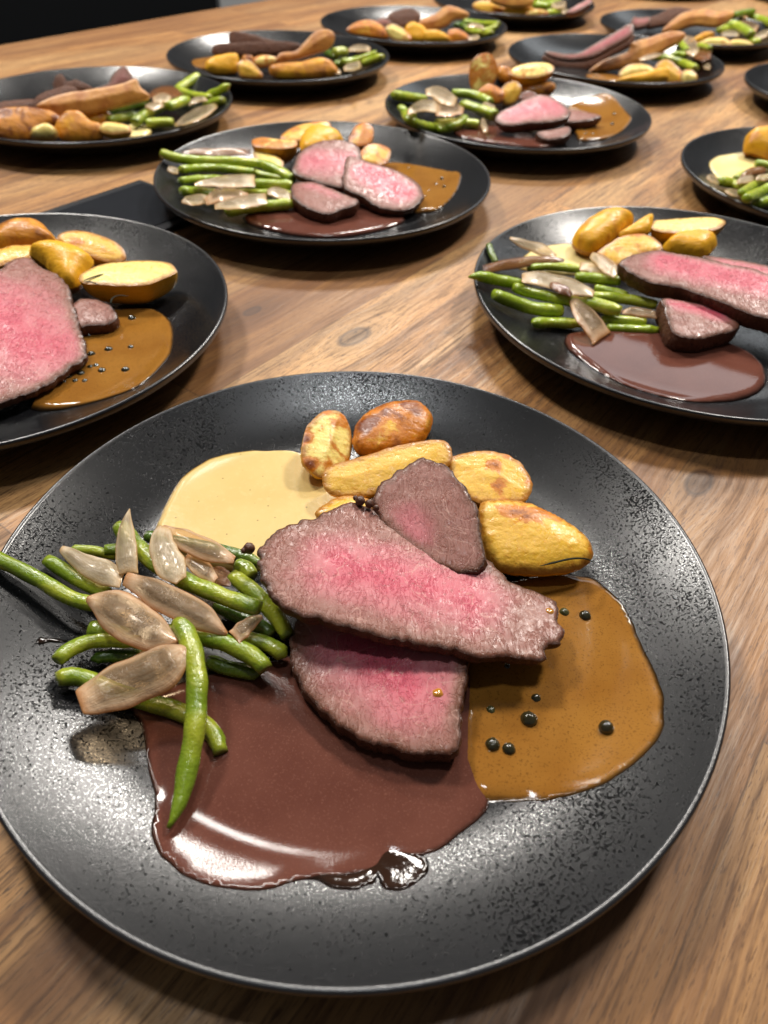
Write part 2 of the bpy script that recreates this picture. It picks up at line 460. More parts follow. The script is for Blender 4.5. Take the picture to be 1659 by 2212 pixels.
def mat_meat():
    k = NT('meat')
    pk = k.attr('pink'); ed = k.attr('edge')
    n1 = k.noise(80, 4, .6); n2 = k.noise(330, 4, .62); n4 = k.noise(1100, 3, .6)
    pkn = k.math('ADD', pk, k.math('MULTIPLY', k.math('SUBTRACT', n1, .5), .6), clamp=True)
    c = k.mix(k.map(ed, .02, .48), (.135, .052, .028), (.260, .106, .080))
    c = k.mix(k.map(pkn, .12, .72), c, (.47, .135, .150))
    c = k.mix(k.map(pkn, .60, 1.15), c, (.52, .065, .110))
    c = k.mix(k.map(n2, .56, .76, 0, .28), c, (.44, .22, .20))
    c = k.mix(k.map(n2, .44, .30, 0, .5), c, (.20, .060, .050))
    fat = k.map(k.math('ABSOLUTE', k.math('SUBTRACT', k.noise(42, 3, .5, dist=1.2), .52)), .010, .0, 0, .38)
    c = k.mix(fat, c, (.60, .36, .30))
    c = k.mix(k.map(ed, .13, .02), c, (.060, .022, .013))
    k.put('Base Color', c)
    fs = k.noise(1, 3, .6, vec=k.stretch(900, 110, 300, rot=.35), dist=.5)
    fib = k.voro(560, 'F1', vec=k.stretch(1, .34, 1, rot=.2))
    rd = k.noise(1, 4, .6, vec=k.stretch(330, 120, 200, rot=.35), dist=1.6)
    cr = k.map(k.math('ABSOLUTE', k.math('SUBTRACT', rd, .5)), .0, .045)
    cr = k.math('MAXIMUM', cr, k.map(n1, .50, .38, 0, .9))
    b = k.bump(fib, .00014, .5); b = k.bump(cr, .00034, .55, b); b = k.bump(n2, .00020, .7, b); b = k.bump(fs, .00018, .5, b); b = k.bump(n4, .00010, .6, b)
    k.put('Normal', b)
    k.put('Roughness', k.map(n2, .35, .65, .26, .48)); k.put('Specular IOR Level', .36)
    k.put('Subsurface Weight', .15); k.put('Subsurface Radius', (1.0, .25, .15)); k.put('Subsurface Scale', .002)
mat_meat()
def mat_crust():
    k = NT('crust'); n1 = k.noise(150, 4, .6); n2 = k.noise(600, 4, .7)
    c = k.mix(n1, (.060, .020, .011), (.175, .070, .035)); c = k.mix(k.map(n2, .55, .7, 0, .7), c, (.24, .11, .065))
    c = k.mix(k.map(n2, .45, .3, 0, .9), c, (.018, .007, .005))
    k.put('Base Color', c); k.put('Roughness', k.map(n1, .3, .7, .30, .55)); k.put('Specular IOR Level', .22)
    k.put('Normal', k.bump(n2, .0011, .9, k.bump(k.voro(420), .0007, .8)))
mat_crust()
def mat_flesh(name, base, hi):
    k = NT(name); ed = k.attr('edge'); br = k.attr('brown'); n1 = k.noise(75, 4, .6, dist=.6); n2 = k.noise(420, 3, .6); n3 = k.noise(150, 2, vec=k.stretch(.35, 1, 1))
    c = k.mix(k.math('MULTIPLY', n3, .9), base, hi)
    c = k.mix(k.map(k.noise(240, 4, .7), .50, .70, 0, .55), c, (.62, .27, .022))
    spot = k.map(k.math('ADD', n1, k.math('MULTIPLY', br, .42)), .56, .70)
    edge = k.map(k.math('ADD', ed, k.math('MULTIPLY', n2, .5)), .68, .28)
    c = k.mix(k.math('MULTIPLY', edge, .9), c, (.34, .12, .014))
    c = k.mix(k.math('MULTIPLY', spot, .9), c, (.50, .145, .003))
    c = k.mix(k.map(k.math('ADD', n1, k.math('MULTIPLY', br, .42)), .72, .95), c, (.17, .036, .003))
    k.put('Base Color', c); k.put('Roughness', k.map(n2, .35, .65, .24, .50)); k.put('Specular IOR Level', .42)
    k.put('Normal', k.bump(n2, .0005, .7, k.bump(n3, .0010, .7)))
    k.put('Subsurface Weight', .15); k.put('Subsurface Radius', (1, .6, .15)); k.put('Subsurface Scale', .003)
mat_flesh('flesh', (.64, .34, .018), (.80, .50, .07))
mat_flesh('flesh_pale', (.76, .58, .13), (.86, .72, .27))
def mat_skin():
    k = NT('skin'); br = k.attr('brown'); n1 = k.noise(60, 4, .62, dist=.8); n2 = k.noise(500, 3, .65); rn = k.rand()
    f = k.math('ADD', n1, k.math('MULTIPLY', br, .45))
    c = k.mix(k.map(f, .45, .72), (.74, .37, .018), (.52, .20, .020))
    c = k.mix(k.map(f, .70, .92), c, (.17, .045, .010)); c = k.mix(k.map(f, .92, 1.1), c, (.045, .012, .005))
    c = k.mix(k.map(k.voro(320), .12, .05, 0, .5), c, (.10, .04, .01))
    k.put('Base Color', c); k.put('Roughness', k.map(n2, .35, .65, .26, .48)); k.put('Specular IOR Level', .30)
    wr = k.noise(210, 3, .6, vec=k.stretch(.5, 1.6, 1))
    k.put('Normal', k.bump(wr, .0012, .5, k.bump(n2, .0003, .6)))
    k.put('Subsurface Weight', .08); k.put('Subsurface Radius', (1, .5, .1)); k.put('Subsurface Scale', .002)
mat_skin()
def mat_wedge():
    k = NT('roast_gold'); n1 = k.noise(60, 4); n2 = k.noise(500, 3)
    c = k.mix(k.map(n1, .35, .65), (.60, .27, .050), (.42, .145, .022)); k.put('Base Color', c); k.put('Roughness', .42); k.put('Normal', k.bump(n2, .0006, .8))
    k = NT('roast_gold_face'); n1 = k.noise(80, 4); n2 = k.noise(400, 3)
    c = k.mix(k.map(n1, .35, .65), (.80, .46, .13), (.66, .32, .06)); k.put('Base Color', c); k.put('Roughness', .42); k.put('Normal', k.bump(n2, .0006, .8))
mat_wedge()
def mat_bean():
    for name, a, b in (('bean', (.150, .220, .012), (.32, .35, .025)), ('bean_dark', (.060, .115, .010), (.13, .18, .014)), ('bean_light', (.26, .35, .015), (.42, .47, .035))):  # bean_dark: darker green, also paints the shade on beans deep in the pile
        k = NT(name); n1 = k.noise(60, 3); n2 = k.noise(500, 3, .6); n3 = k.noise(1500, 2)
        al = k.attr('along'); rn = k.rand()
        c = k.mix(k.map(k.math('ADD', n1, k.math('MULTIPLY', k.math('SUBTRACT', rn, .5), .25)), .38, .64), a, b)
        c = k.mix(k.map(n2, .62, .74, 0, .3), c, (.30, .28, .05))
        c = k.mix(k.map(k.math('ABSOLUTE', k.math('SUBTRACT', al, .5)), .485, .5, 0, .6), c, (.16, .13, .02))
        k.put('Base Color', c); k.put('Roughness', k.map(n2, .35, .65, .14, .34)); k.put('Specular IOR Level', .65)
        k.put('Normal', k.bump(k.noise(230, 3, .6, vec=k.stretch(1, 1, .6)), .0005, .6, k.bump(n2, .00045, .7, k.bump(n3, .00012, .6))))
        k.put('Subsurface Weight', .10); k.put('Subsurface Radius', (.5, 1, .1)); k.put('Subsurface Scale', .002)
mat_bean()
def mat_onion():
    for name, a, b, eg, tr in (('onion', (.97, .78, .56), (.90, .62, .38), (.50, .19, .035), .84), ('onion_pale', (.95, .86, .68), (.90, .74, .50), (.62, .36, .12), .68), ('onion_brown', (.42, .19, .06), (.26, .09, .025), (.12, .035, .01), .3)):
        k = NT(name); ed = k.attr('edge'); uvv = k.tc.outputs['UV']
        st = k.noise(14, 3, .6, vec=k.stretch(.35, 3.2, 1, vec=uvv)); st2 = k.noise(30, 2, .5, vec=k.stretch(.08, 2.2, 1, vec=uvv)); n2 = k.noise(420, 3)
        c = k.mix(k.map(st, .35, .65), a, b); c = k.mix(k.map(st2, .48, .66, 0, .45), c, eg)
        c = k.mix(k.map(k.math('ADD', ed, k.math('MULTIPLY', st, .22)), .38, .08, 0, .9), c, eg)
        k.put('Base Color', c); k.put('Roughness', k.map(n2, .4, .6, .08, .20)); k.put('Specular IOR Level', .9)
        k.put('Coat Weight', .6); k.put('Coat Roughness', .08)
        nb = k.bump(st2, .0003, .4, k.bump(k.noise(240, 4, .6), .0010, .8)); k.put('Normal', nb)
        tl = k.n('ShaderNodeBsdfTranslucent'); k.l(c, tl.inputs[0]); k.l(nb, tl.inputs['Normal'])
        tp = k.n('ShaderNodeBsdfTransparent'); tp.inputs[0].default_value = (.84, .74, .60, 1)
        m1 = k.n('ShaderNodeMixShader'); m1.inputs[0].default_value = .24; k.l(k.b.outputs[0], m1.inputs[1]); k.l(tl.outputs[0], m1.inputs[2])
        m2 = k.n('ShaderNodeMixShader'); k.l(k.map(ed, .02, .55, .10, tr), m2.inputs[0]); k.l(m1.outputs[0], m2.inputs[1]); k.l(tp.outputs[0], m2.inputs[2])
        k.l(m2.outputs[0], k.out.inputs[0])
mat_onion()
def mat_sauce(name, a, b, edge, rough, fleck=None, bumpy=.00012, sc=900, rim=.25, speck=None):
    k = NT(name); ed = k.attr('edge'); n1 = k.noise(35, 3); n2 = k.noise(sc, 3, .6)
    c = k.mix(k.map(n1, .3, .7), a, b)
    if speck:
        vd = k.voro(190); c = k.mix(k.map(vd, .11, .05, 0, .65), c, speck)
    if fleck: c = k.mix(k.map(n2, .56, .66, 0, .6), c, fleck)
    c = k.mix(k.map(ed, rim, 0, 0, 1), c, edge)
    k.put('Base Color', c); k.put('Roughness', rough); k.put('Specular IOR Level', .32)
    k.put('Normal', k.bump(n2, bumpy, .6, k.bump(k.noise(60, 2), .00012, .3)))
    k.put('Subsurface Weight', .06); k.put('Subsurface Radius', (1, .6, .3)); k.put('Subsurface Scale', .002)
mat_sauce('red_wine_sauce', (.100, .034, .023), (.122, .044, .030), (.012, .005, .003), .09, (.17, .070, .048), .00003, 1400, .5)
mat_sauce('pepper_sauce', (.225, .092, .014), (.28, .125, .022), (.020, .010, .003), .09, (.10, .040, .008), .00004, 1300, .6)
mat_sauce('cream_sauce', (.60, .43, .160), (.65, .47, .19), (.30, .17, .03), .22, (.66, .48, .20), .00014, 300, .5, (.16, .12, .05))
mat_sauce('dark_juice', (.020, .009, .005), (.03, .014, .008), (.006, .004, .003), .06, None, .00014, 300, .5)
mat_sauce('cream_light', (.76, .62, .26), (.80, .68, .32), (.4, .26, .07), .2, None, .0001, 400, .4)
def mat_pepper():
    k = NT('peppercorn'); n1 = k.noise(500, 3); k.put('Base Color', k.mix(n1, (.010, .010, .005), (.045, .036, .012))); k.put('Roughness', .14); k.put('Specular IOR Level', .8)
    k.put('Normal', k.bump(n1, .0006, .8))
    k = NT('peppercorn_green'); n1 = k.noise(500, 3); k.put('Base Color', k.mix(n1, (.030, .032, .010), (.075, .070, .020))); k.put('Roughness', .16); k.put('Specular IOR Level', .8)
    k.put('Normal', k.bump(n1, .0006, .8))
    k = NT('oil_drop'); k.put('Base Color', (.42, .17, .02, 1)); k.put('Roughness', .08); k.put('Specular IOR Level', .9)
mat_pepper()
KNOTS = [(765, 727), (545, 672), (1510, 1042)]
TABLE_A = at_z(0, 97, 0); _b = at_z(485, 15, 0); TABLE_DIR = math.atan2(_b.y - TABLE_A.y, _b.x - TABLE_A.x)
def mat_wood():
    k = NT('acacia_wood'); ob = k.tc.outputs['Object']
    # knots pull the grain round themselves
    ca, sa = math.cos(TABLE_DIR), math.sin(TABLE_DIR)
    sx = k.n('ShaderNodeSeparateXYZ'); k.l(ob, sx.inputs[0]); X, Y = sx.outputs[0], sx.outputs[1]
    kn = None; Yd = Y
    for i, kp in enumerate(KNOTS):
        w = at_z(kp[0], kp[1], 0) - TABLE_A
        lx, ly = w.x * ca + w.y * sa, -w.x * sa + w.y * ca
        dx = k.math('DIVIDE', k.math('SUBTRACT', X, lx), 1.9); dy = k.math('SUBTRACT', Y, ly)
        r = k.math('SQRT', k.math('ADD', k.math('MULTIPLY', dx, dx), k.math('MULTIPLY', dy, dy)))
        g = k.map(r, .030, .004, 0, 1)
        Yd = k.math('SUBTRACT', Yd, k.math('MULTIPLY', k.math('MULTIPLY', g, dy), .55))
        size = (.0072, .0040, .0062)[i]
        core = k.map(r, size, size * .75); ring = k.math('MULTIPLY', k.map(r, size * 1.25, size), k.map(r, size * .7, size * .95))
        this = k.math('ADD', k.math('MULTIPLY', core, .62), k.math('MULTIPLY', ring, .6)); halo = k.map(r, .020, .004, 0, .30)
        this = k.math('MAXIMUM', this, halo)
        kn = this if kn is None else k.math('MAXIMUM', kn, this)
    # glued staves
    row = k.math('FLOOR', k.math('DIVIDE', Y, .078))
    wn = k.n('ShaderNodeTexWhiteNoise', noise_dimensions='1D'); k.l(row, wn.inputs['W']); r1 = wn.outputs['Value']
    along = k.math('ADD', k.math('DIVIDE', X, .52), k.math('MULTIPLY', r1, 7.3)); cell = k.math('FLOOR', along)
    cb = k.n('ShaderNodeCombineXYZ'); k.l(row, cb.inputs[0]); k.l(cell, cb.inputs[1])
    wn2 = k.n('ShaderNodeTexWhiteNoise', noise_dimensions='3D'); k.l(cb.outputs[0], wn2.inputs['Vector']); rc = wn2.outputs['Value']
    fy = k.math('ABSOLUTE', k.math('SUBTRACT', k.math('FRACT', k.math('DIVIDE', Y, .078)), .5)); seam = k.map(fy, .4925, .4995)
    fx = k.math('ABSOLUTE', k.math('SUBTRACT', k.math('FRACT', along), .5)); seam = k.math('MAXIMUM', seam, k.map(fx, .4985, .4998))
    gv = k.n('ShaderNodeCombineXYZ'); k.l(X, gv.inputs[0]); k.l(k.math('ADD', Yd, k.math('MULTIPLY', rc, 3)), gv.inputs[1]); k.l(k.math('MULTIPLY', rc, 9), gv.inputs[2])
    g = gv.outputs[0]
    w1 = k.noise(1, 4, .55, vec=k.stretch(5, 55, 1, vec=g), dist=.7); w2 = k.noise(1, 4, .6, vec=k.stretch(26, 420, 1, vec=g)); w3 = k.noise(1, 3, .6, vec=k.stretch(110, 1500, 1, vec=g))
    w5 = k.noise(1, 2, .5, vec=k.stretch(190, 1900, 1, vec=g)); w4 = k.noise(1, 3, .5, vec=k.stretch(4, 14, 1, vec=g))
    c = k.mix(k.map(w1, .32, .66), (.50, .245, .080), (.175, .068, .018))
    c = k.mix(k.map(w4, .40, .70, 0, .6), c, (.58, .36, .155))
    c = k.mix(k.map(w2, .50, .68, 0, .75), c, (.085, .038, .014)); c = k.mix(k.map(w3, .52, .68, 0, .6), c, (.070, .032, .012))
    c = k.mix(k.map(w5, .60, .66, 0, .75), c, (.045, .020, .008))
    c = k.mix(k.map(w2, .45, .28, 0, .35), c, (.60, .41, .21))
    c = k.mix(k.map(rc, 0, 1, .0, .66), c, (.17, .072, .024))
    c = k.mix(k.math('MULTIPLY', kn, 1.0), c, (.030, .014, .010)); c = k.mix(k.math('MULTIPLY', seam, .45), c, (.04, .02, .01))
    k.put('Base Color', c); k.put('Roughness', k.map(w2, .3, .7, .40, .58)); k.put('Specular IOR Level', .42)
    k.put('Normal', k.bump(w3, .00014, .6, k.bump(w2, .00025, .6)))
mat_wood()

# ------------------------------------------------------------------ the setting: table, floor, background
def structure(o): o['kind'] = 'structure'; return o
fl = structure(mesh('floor', [(-12, -8, -.9), (12, -8, -.9), (12, 14, -.9), (-12, 14, -.9)], [(0, 1, 2, 3)], M['dark_floor']))
def box(name, x0, x1, y0, y1, z0, z1, mat, parent=None, bev=.002, origin=None, rot=0, loc=None, seg=2):
    bm = bmesh.new(); bmesh.ops.create_cube(bm, size=1)
    for v in bm.verts: v.co = Vector(((x0 + x1) / 2 + v.co.x * (x1 - x0), (y0 + y1) / 2 + v.co.y * (y1 - y0), (z0 + z1) / 2 + v.co.z * (z1 - z0)))
    bmesh.ops.bevel(bm, geom=bm.edges[:], offset=bev, segments=seg, affect='EDGES', profile=.6)
    me = bpy.data.meshes.new(name); bm.to_mesh(me); bm.free(); me.materials.append(mat)
    o = bpy.data.objects.new(name, me); link(o, parent)
    if loc is not None: o.location = loc; o.rotation_euler = (0, 0, rot)
    return o
tb = empty('dining_table', (TABLE_A.x, TABLE_A.y, -.9)); tb.rotation_euler = (0, 0, TABLE_DIR)
tag(tb, 'oiled brown wooden table with long glued staves and knots, under all the plates', 'table')
top = box('table_top', -2.6, 2.4, -2.5, 0, .86, .90, M['acacia_wood'], tb, .003, seg=3)
for x in (-2.4, 2.2):
    for y in (-2.35, -.15): box('leg', x - .04, x + .04, y - .04, y + .04, 0, .86, M['slate_black'], tb, .004)
wb = at_z(484, 2, -.35)
cup = box('white_cupboard', -.02, .55, 0, .4, 0, .75, M['white_paint'], None, .006, loc=(wb.x, wb.y, -.9), rot=.25)
tag(cup, 'white cupboard in the dark beyond the left table edge', 'cupboard')

# plates: one lathe mesh, rim as a part
def lathe(prof, seg=160):
    V = []; Fc = []
    for i, (r, z) in enumerate(prof):
        for j in range(seg):
            a = 2 * math.pi * j / seg; V.append((r * math.cos(a), r * math.sin(a), z))
    for i in range(len(prof) - 1):
        for j in range(seg):
            k = (j + 1) % seg; Fc.append((i * seg + j, i * seg + k, (i + 1) * seg + k, (i + 1) * seg + j))
    return V, Fc
prof = [(.0006, .0065)] + [(.001 + (PR - .0022 - .001) * i / 48, 0) for i in range(1, 49)]
prof = [(r, surf(r) if r > .002 else .0065) for r, z in prof]
re = PR - .0022; ze = surf(re)
rim = [(re + .0000, ze), (re + .0007, ze + .00055), (re + .0014, ze + .0005), (re + .0020, ze + .0001), (re + .0022, ze - .0007), (re + .0021, ze - .0022), (re + .0014, ze - .0038), (re - .0004, ze - .0050)]
under = [(re - .0004, ze - .0050)] + [(r, max(surf(r) - .0056, .0022)) for r in np.linspace(re - .004, .084, 22)] + [(.080, .0018), (.079, .0002), (.076, .0), (.0745, .0004), (.073, .0020), (.0006, .0021)]
PL_LABEL = ['large black speckled plate in front holding sliced steak and three sauces', 'black plate cut by the left edge in the second row with a large pink slice',
 'black plate in the middle of the photo behind the front plate', 'black plate at the right in the second row, cut by the right edge',
 'black plate behind the middle one with an upright potato slice on it', 'black plate at the far left edge with a long orange-brown wedge',
 'black plate in the fourth row with two stacked dark crusted slices', 'topmost black plate that is wholly in view, near the top edge',
 'black plate at upper right with a slice leaning up on edge', 'black plate cut by the right edge with a cream pool showing',
 'black plate cut by the top edge right of centre', 'black plate in the top right corner with beans spilling right',
 'black plate of which only a sliver of rim shows at the right edge', 'rim of a black plate at the top edge behind the corner plate',
 'black rim in the extreme top right corner of the photo']
pm = None
for i, (cx, cy) in enumerate(PLATES):
    if pm is None:
        V, Fc = lathe(prof)
        Vr, Fr = lathe(rim); Vu, Fu = lathe(under)
        # body = inside of the bowl + underside in one mesh, lip is its own
        V2 = V + Vu; F2 = Fc + [tuple(x + len(V) for x in f) for f in Fu]
        root = tag(mesh('dinner_plate', V2, F2, M['plate_glaze'], None, origin=(0, 0, 0)), PL_LABEL[0], 'plate', 'black dinner plates set out on the table')
        lip = mesh('lip', Vr, Fr, M['plate_lip'], root, origin=(0, 0, 0))
        for o in (root, lip):
            bm = bmesh.new(); bm.from_mesh(o.data); bmesh.ops.remove_doubles(bm, verts=bm.verts, dist=1e-6); bmesh.ops.recalc_face_normals(bm, faces=bm.faces); bm.to_mesh(o.data); bm.free()
        pm = (root, lip); root.location = (cx, cy, 0); root.rotation_euler = (0, 0, .4)
    else:
        c = pm[0].copy(); link(c); c.location = (cx, cy, 0); c.rotation_euler = (0, 0, i * 1.31)
        l2 = pm[1].copy(); link(l2, c)
        del c['label']; tag(c, PL_LABEL[i], 'plate', 'black dinner plates set out on the table')

ORD = ['first', 'second', 'third', 'fourth', 'fifth', 'sixth', 'seventh', 'eighth', 'ninth', 'tenth', 'eleventh', 'twelfth']

# ------------------------------------------------------------------ black slab on the table between plates
sl = empty('black_tablet', (-.285, .561, 0)); sl.rotation_euler = (0, 0, math.atan2(.809, .588))
tag(sl, 'flat black tablet lying on the wood between the left and middle plates', 'tablet')
box('case', -.045, .100, -.100, 0, .0, .0045, M['slate_black'], sl, .0015, seg=3)
box('screen', -.040, .095, -.090, -.010, .0046, .0052, M['slate_gloss'], sl, .0002)

# ------------------------------------------------------------------ FRONT PLATE (plate 0)
P0 = 'on the front plate'
pool('A', [(672, 700), (690, 620), (740, 520), (800, 440), (900, 375), (1020, 343), (1150, 337), (1290, 348), (1400, 420), (1500, 560), (1500, 700), (1300, 800), (1100, 860), (900, 840), (740, 790)],
     .0024, 'cream_sauce', 'round pool of pale yellow cream sauce at the top left of the front plate', 0, 'cream sauce', 'cream_sauce', seed=3)
wine = T('C', [(560, 270), (600, 350), (622, 430), (640, 560), (668, 670), (664, 740), (653, 800), (655, 850), (690, 920), (760, 990), (850, 1040), (950, 1068), (1050, 1080), (1130, 1078), (1210, 1060), (1260, 1042), (1370, 1026), (1450, 1022), (1560, 1008), (1640, 985)]) + \
    T('D', [(20, 1046), (110, 1046), (170, 1040), (240, 1010), (340, 940), (430, 860), (456, 815), (470, 700)]) + [(1100, 1560), (1000, 1420), (800, 1380), (600, 1420), (400, 1470)]
pool('P', wine,   .0010, 'red_wine_sauce', 'smooth brown-red wine sauce spread across the bottom of the front plate', 0, 'wine sauce', 'red_wine_sauce', seed=5, men=.0055)
pool('D', [(340, 690), (380, 770), (440, 806), (520, 808), (620, 803), (720, 797), (820, 775), (940, 735), (1060, 660), (1150, 580), (1200, 510), (1213, 430), (1207, 340), (1180, 260), (1140, 180), (1100, 90), (1072, 22), (1020, -60), (960, -120), (880, -165), (700, -180), (450, -100), (350, 100), (330, 400), (320, 600)],
     .0014, 'pepper_sauce', 'golden brown pepper sauce with peppercorns at the right of the front plate', 0, 'pepper sauce', 'pepper_sauce', seed=7, men=.0055)
juice = T('C', [(1300, 1030), (1370, 1038), (1410, 1062), (1450, 1074), (1540, 1078), (1580, 1056), (1620, 1050)]) + T('D', [(-30, 1130), (-5, 1184), (50, 1193), (110, 1178), (185, 1125), (197, 1085), (178, 1040), (100, 1010), (0, 1000)]) + T('C', [(1560, 985), (1400, 1000)])
pool('P', juice, .0004, 'dark_juice', 'dark glossy meat juice seeping out below the brown wine sauce', 0, 'meat juice', 'meat_juice', seed=6, men=.004, step=.0012)
pool('A', [(142, 1182), (160, 1160), (175, 1146), (200, 1150), (240, 1152), (290, 1164), (260, 1172), (215, 1170), (180, 1180), (160, 1176)], .0005, 'dark_juice', 'dark thin smear of juice on the left rim area of the front plate', 0, 'juice smear', 'juice_smear', seed=8, men=.002, step=.001)
for i, (fr, x, y, r, d) in enumerate([('D', 625, 457, 38, 'largest black peppercorn, in the middle of the pepper sauce'), ('D', 960, 490, 33, 'shiny peppercorn alone in the right half of the pepper sauce'),
    ('D', 468, 566, 33, 'dark peppercorn just right of the lower steak slice, left one of two'), ('D', 538, 584, 30, 'greenish peppercorn, right one of the two beside the lower slice'),
    ('B', 1330, 1046, 24, 'small peppercorn touching the right tip of the long steak slice'), ('B', 1420, 1060, 27, 'greenish peppercorn at the top of the pepper sauce'),
    ('D', 655, 366, 24, 'sunken peppercorn just above the largest one'), ('D', 460, 416, 22, 'half hidden peppercorn in the shade beside the lower slice'), ('D', 530, 228, 18, 'peppercorn tucked under the long steak slice')]):
    pepper(fr, (x, y), r, d, 0, h=.0014 if r > 25 else .0010, seed=i * 3 + 1, group='peppercorns in the pepper sauce', mat='peppercorn' if i % 3 != 1 or i == 1 else 'peppercorn_green')

# potatoes, back to front
potato('B', [(420, 280), (430, 235), (470, 190), (530, 155), (600, 135), (680, 132), (735, 155), (765, 200), (758, 240), (735, 290), (690, 330), (600, 352), (500, 362), (440, 350), (415, 310)], .012, 12, 0, .010,
       'dark browned roast potato half at the very top of the front plate', 0, up=.006, brown=.55, seed=12, spots=[(560, 200, .006, .5), (480, 270, .006, .6), (690, 200, .006, .5)])
potato('B', [(222, 240), (250, 205), (285, 178), (330, 168), (375, 185), (402, 230), (415, 290), (413, 340), (400, 392), (350, 440), (290, 462), (245, 440), (205, 400), (196, 350), (205, 290)], .013, 18, 24, .009,
       'upright pale potato half with dark skin, leftmost by the cream sauce', 0, up=.003, brown=.15, seed=14, pale=True, spots=[(330, 240, .0035, .5), (230, 400, .004, 1.1), (215, 300, .003, .9), (330, 340, .003, .3)])
potato('B', [(285, 470), (295, 430), (340, 400), (400, 385), (500, 355), (600, 325), (700, 305), (770, 295), (820, 305), (848, 345), (840, 400), (760, 450), (640, 500), (520, 530), (450, 545), (380, 545), (320, 530), (292, 500)], .016, 16, 0, .010,
       'long pale yellow potato half behind the steak', 0, up=.0016, brown=-.3, seed=17)
potato('B', [(255, 625), (270, 595), (320, 560), (380, 540), (430, 542), (500, 560), (500, 620), (400, 650), (300, 650)], .012, 10, 0, .008,
       'small sliver of potato peeking out behind the steak by the cream sauce', 0, up=.002, brown=0, seed=19)
potato('B', [(820, 385), (860, 365), (930, 350), (1000, 345), (1070, 355), (1130, 385), (1170, 430), (1193, 480), (1190, 520), (1165, 560), (1080, 575), (1000, 570), (940, 560), (860, 500)], .014, 12, 0, .010,
       'round cut potato with two brown spots, right of the upper steak slice', 0, up=.0018, brown=.0, seed=24, spots=[(1030, 410, .0042, .9), (1040, 500, .0036, 1.0), (1180, 470, .003, .4)])
potato('B', [(960, 600), (980, 565), (1060, 555), (1150, 565), (1250, 600), (1340, 650), (1410, 700), (1450, 750), (1456, 800), (1410, 850), (1330, 872), (1230, 880), (1120, 875), (1030, 850), (980, 780), (960, 700)], .013, 14, 4, .010,
       'big potato half with a browned ridge at the right of the front plate', 0, up=.0055, brown=-.2, seed=31, spots=[(1060, 620, .005, .7), (1130, 640, .005, 1.0), (1200, 640, .005, .9), (1300, 660, .005, .6), (1420, 780, .004, .4)])

def needle(fr, pts, h, r, label, pl):
    q = T(fr, pts); hs = h if isinstance(h, list) else [h] * len(q)
    P = [at(a[0], a[1], hh, pl) for a, hh in zip(q, hs)]
    cur, L = catmull([tuple(p) for p in P], 24, False); P = [Vector(c) for c in cur]
    o = tube('rosemary_needle', P, [r] * len(P), M['herb'], 3, ('tip', 'tip'), seg=6, flat=.5, origin=P[5], bump=0.00002)
    return tag(o, label, 'rosemary needle')
needle('B', [(1225, 842), (1290, 826), (1350, 812), (1400, 808), (1440, 815), (1472, 837)], [.0185, .019, .019, .018, .014, .010], .00055, 'thin black rosemary needle lying on the big potato half of the front plate', 0)

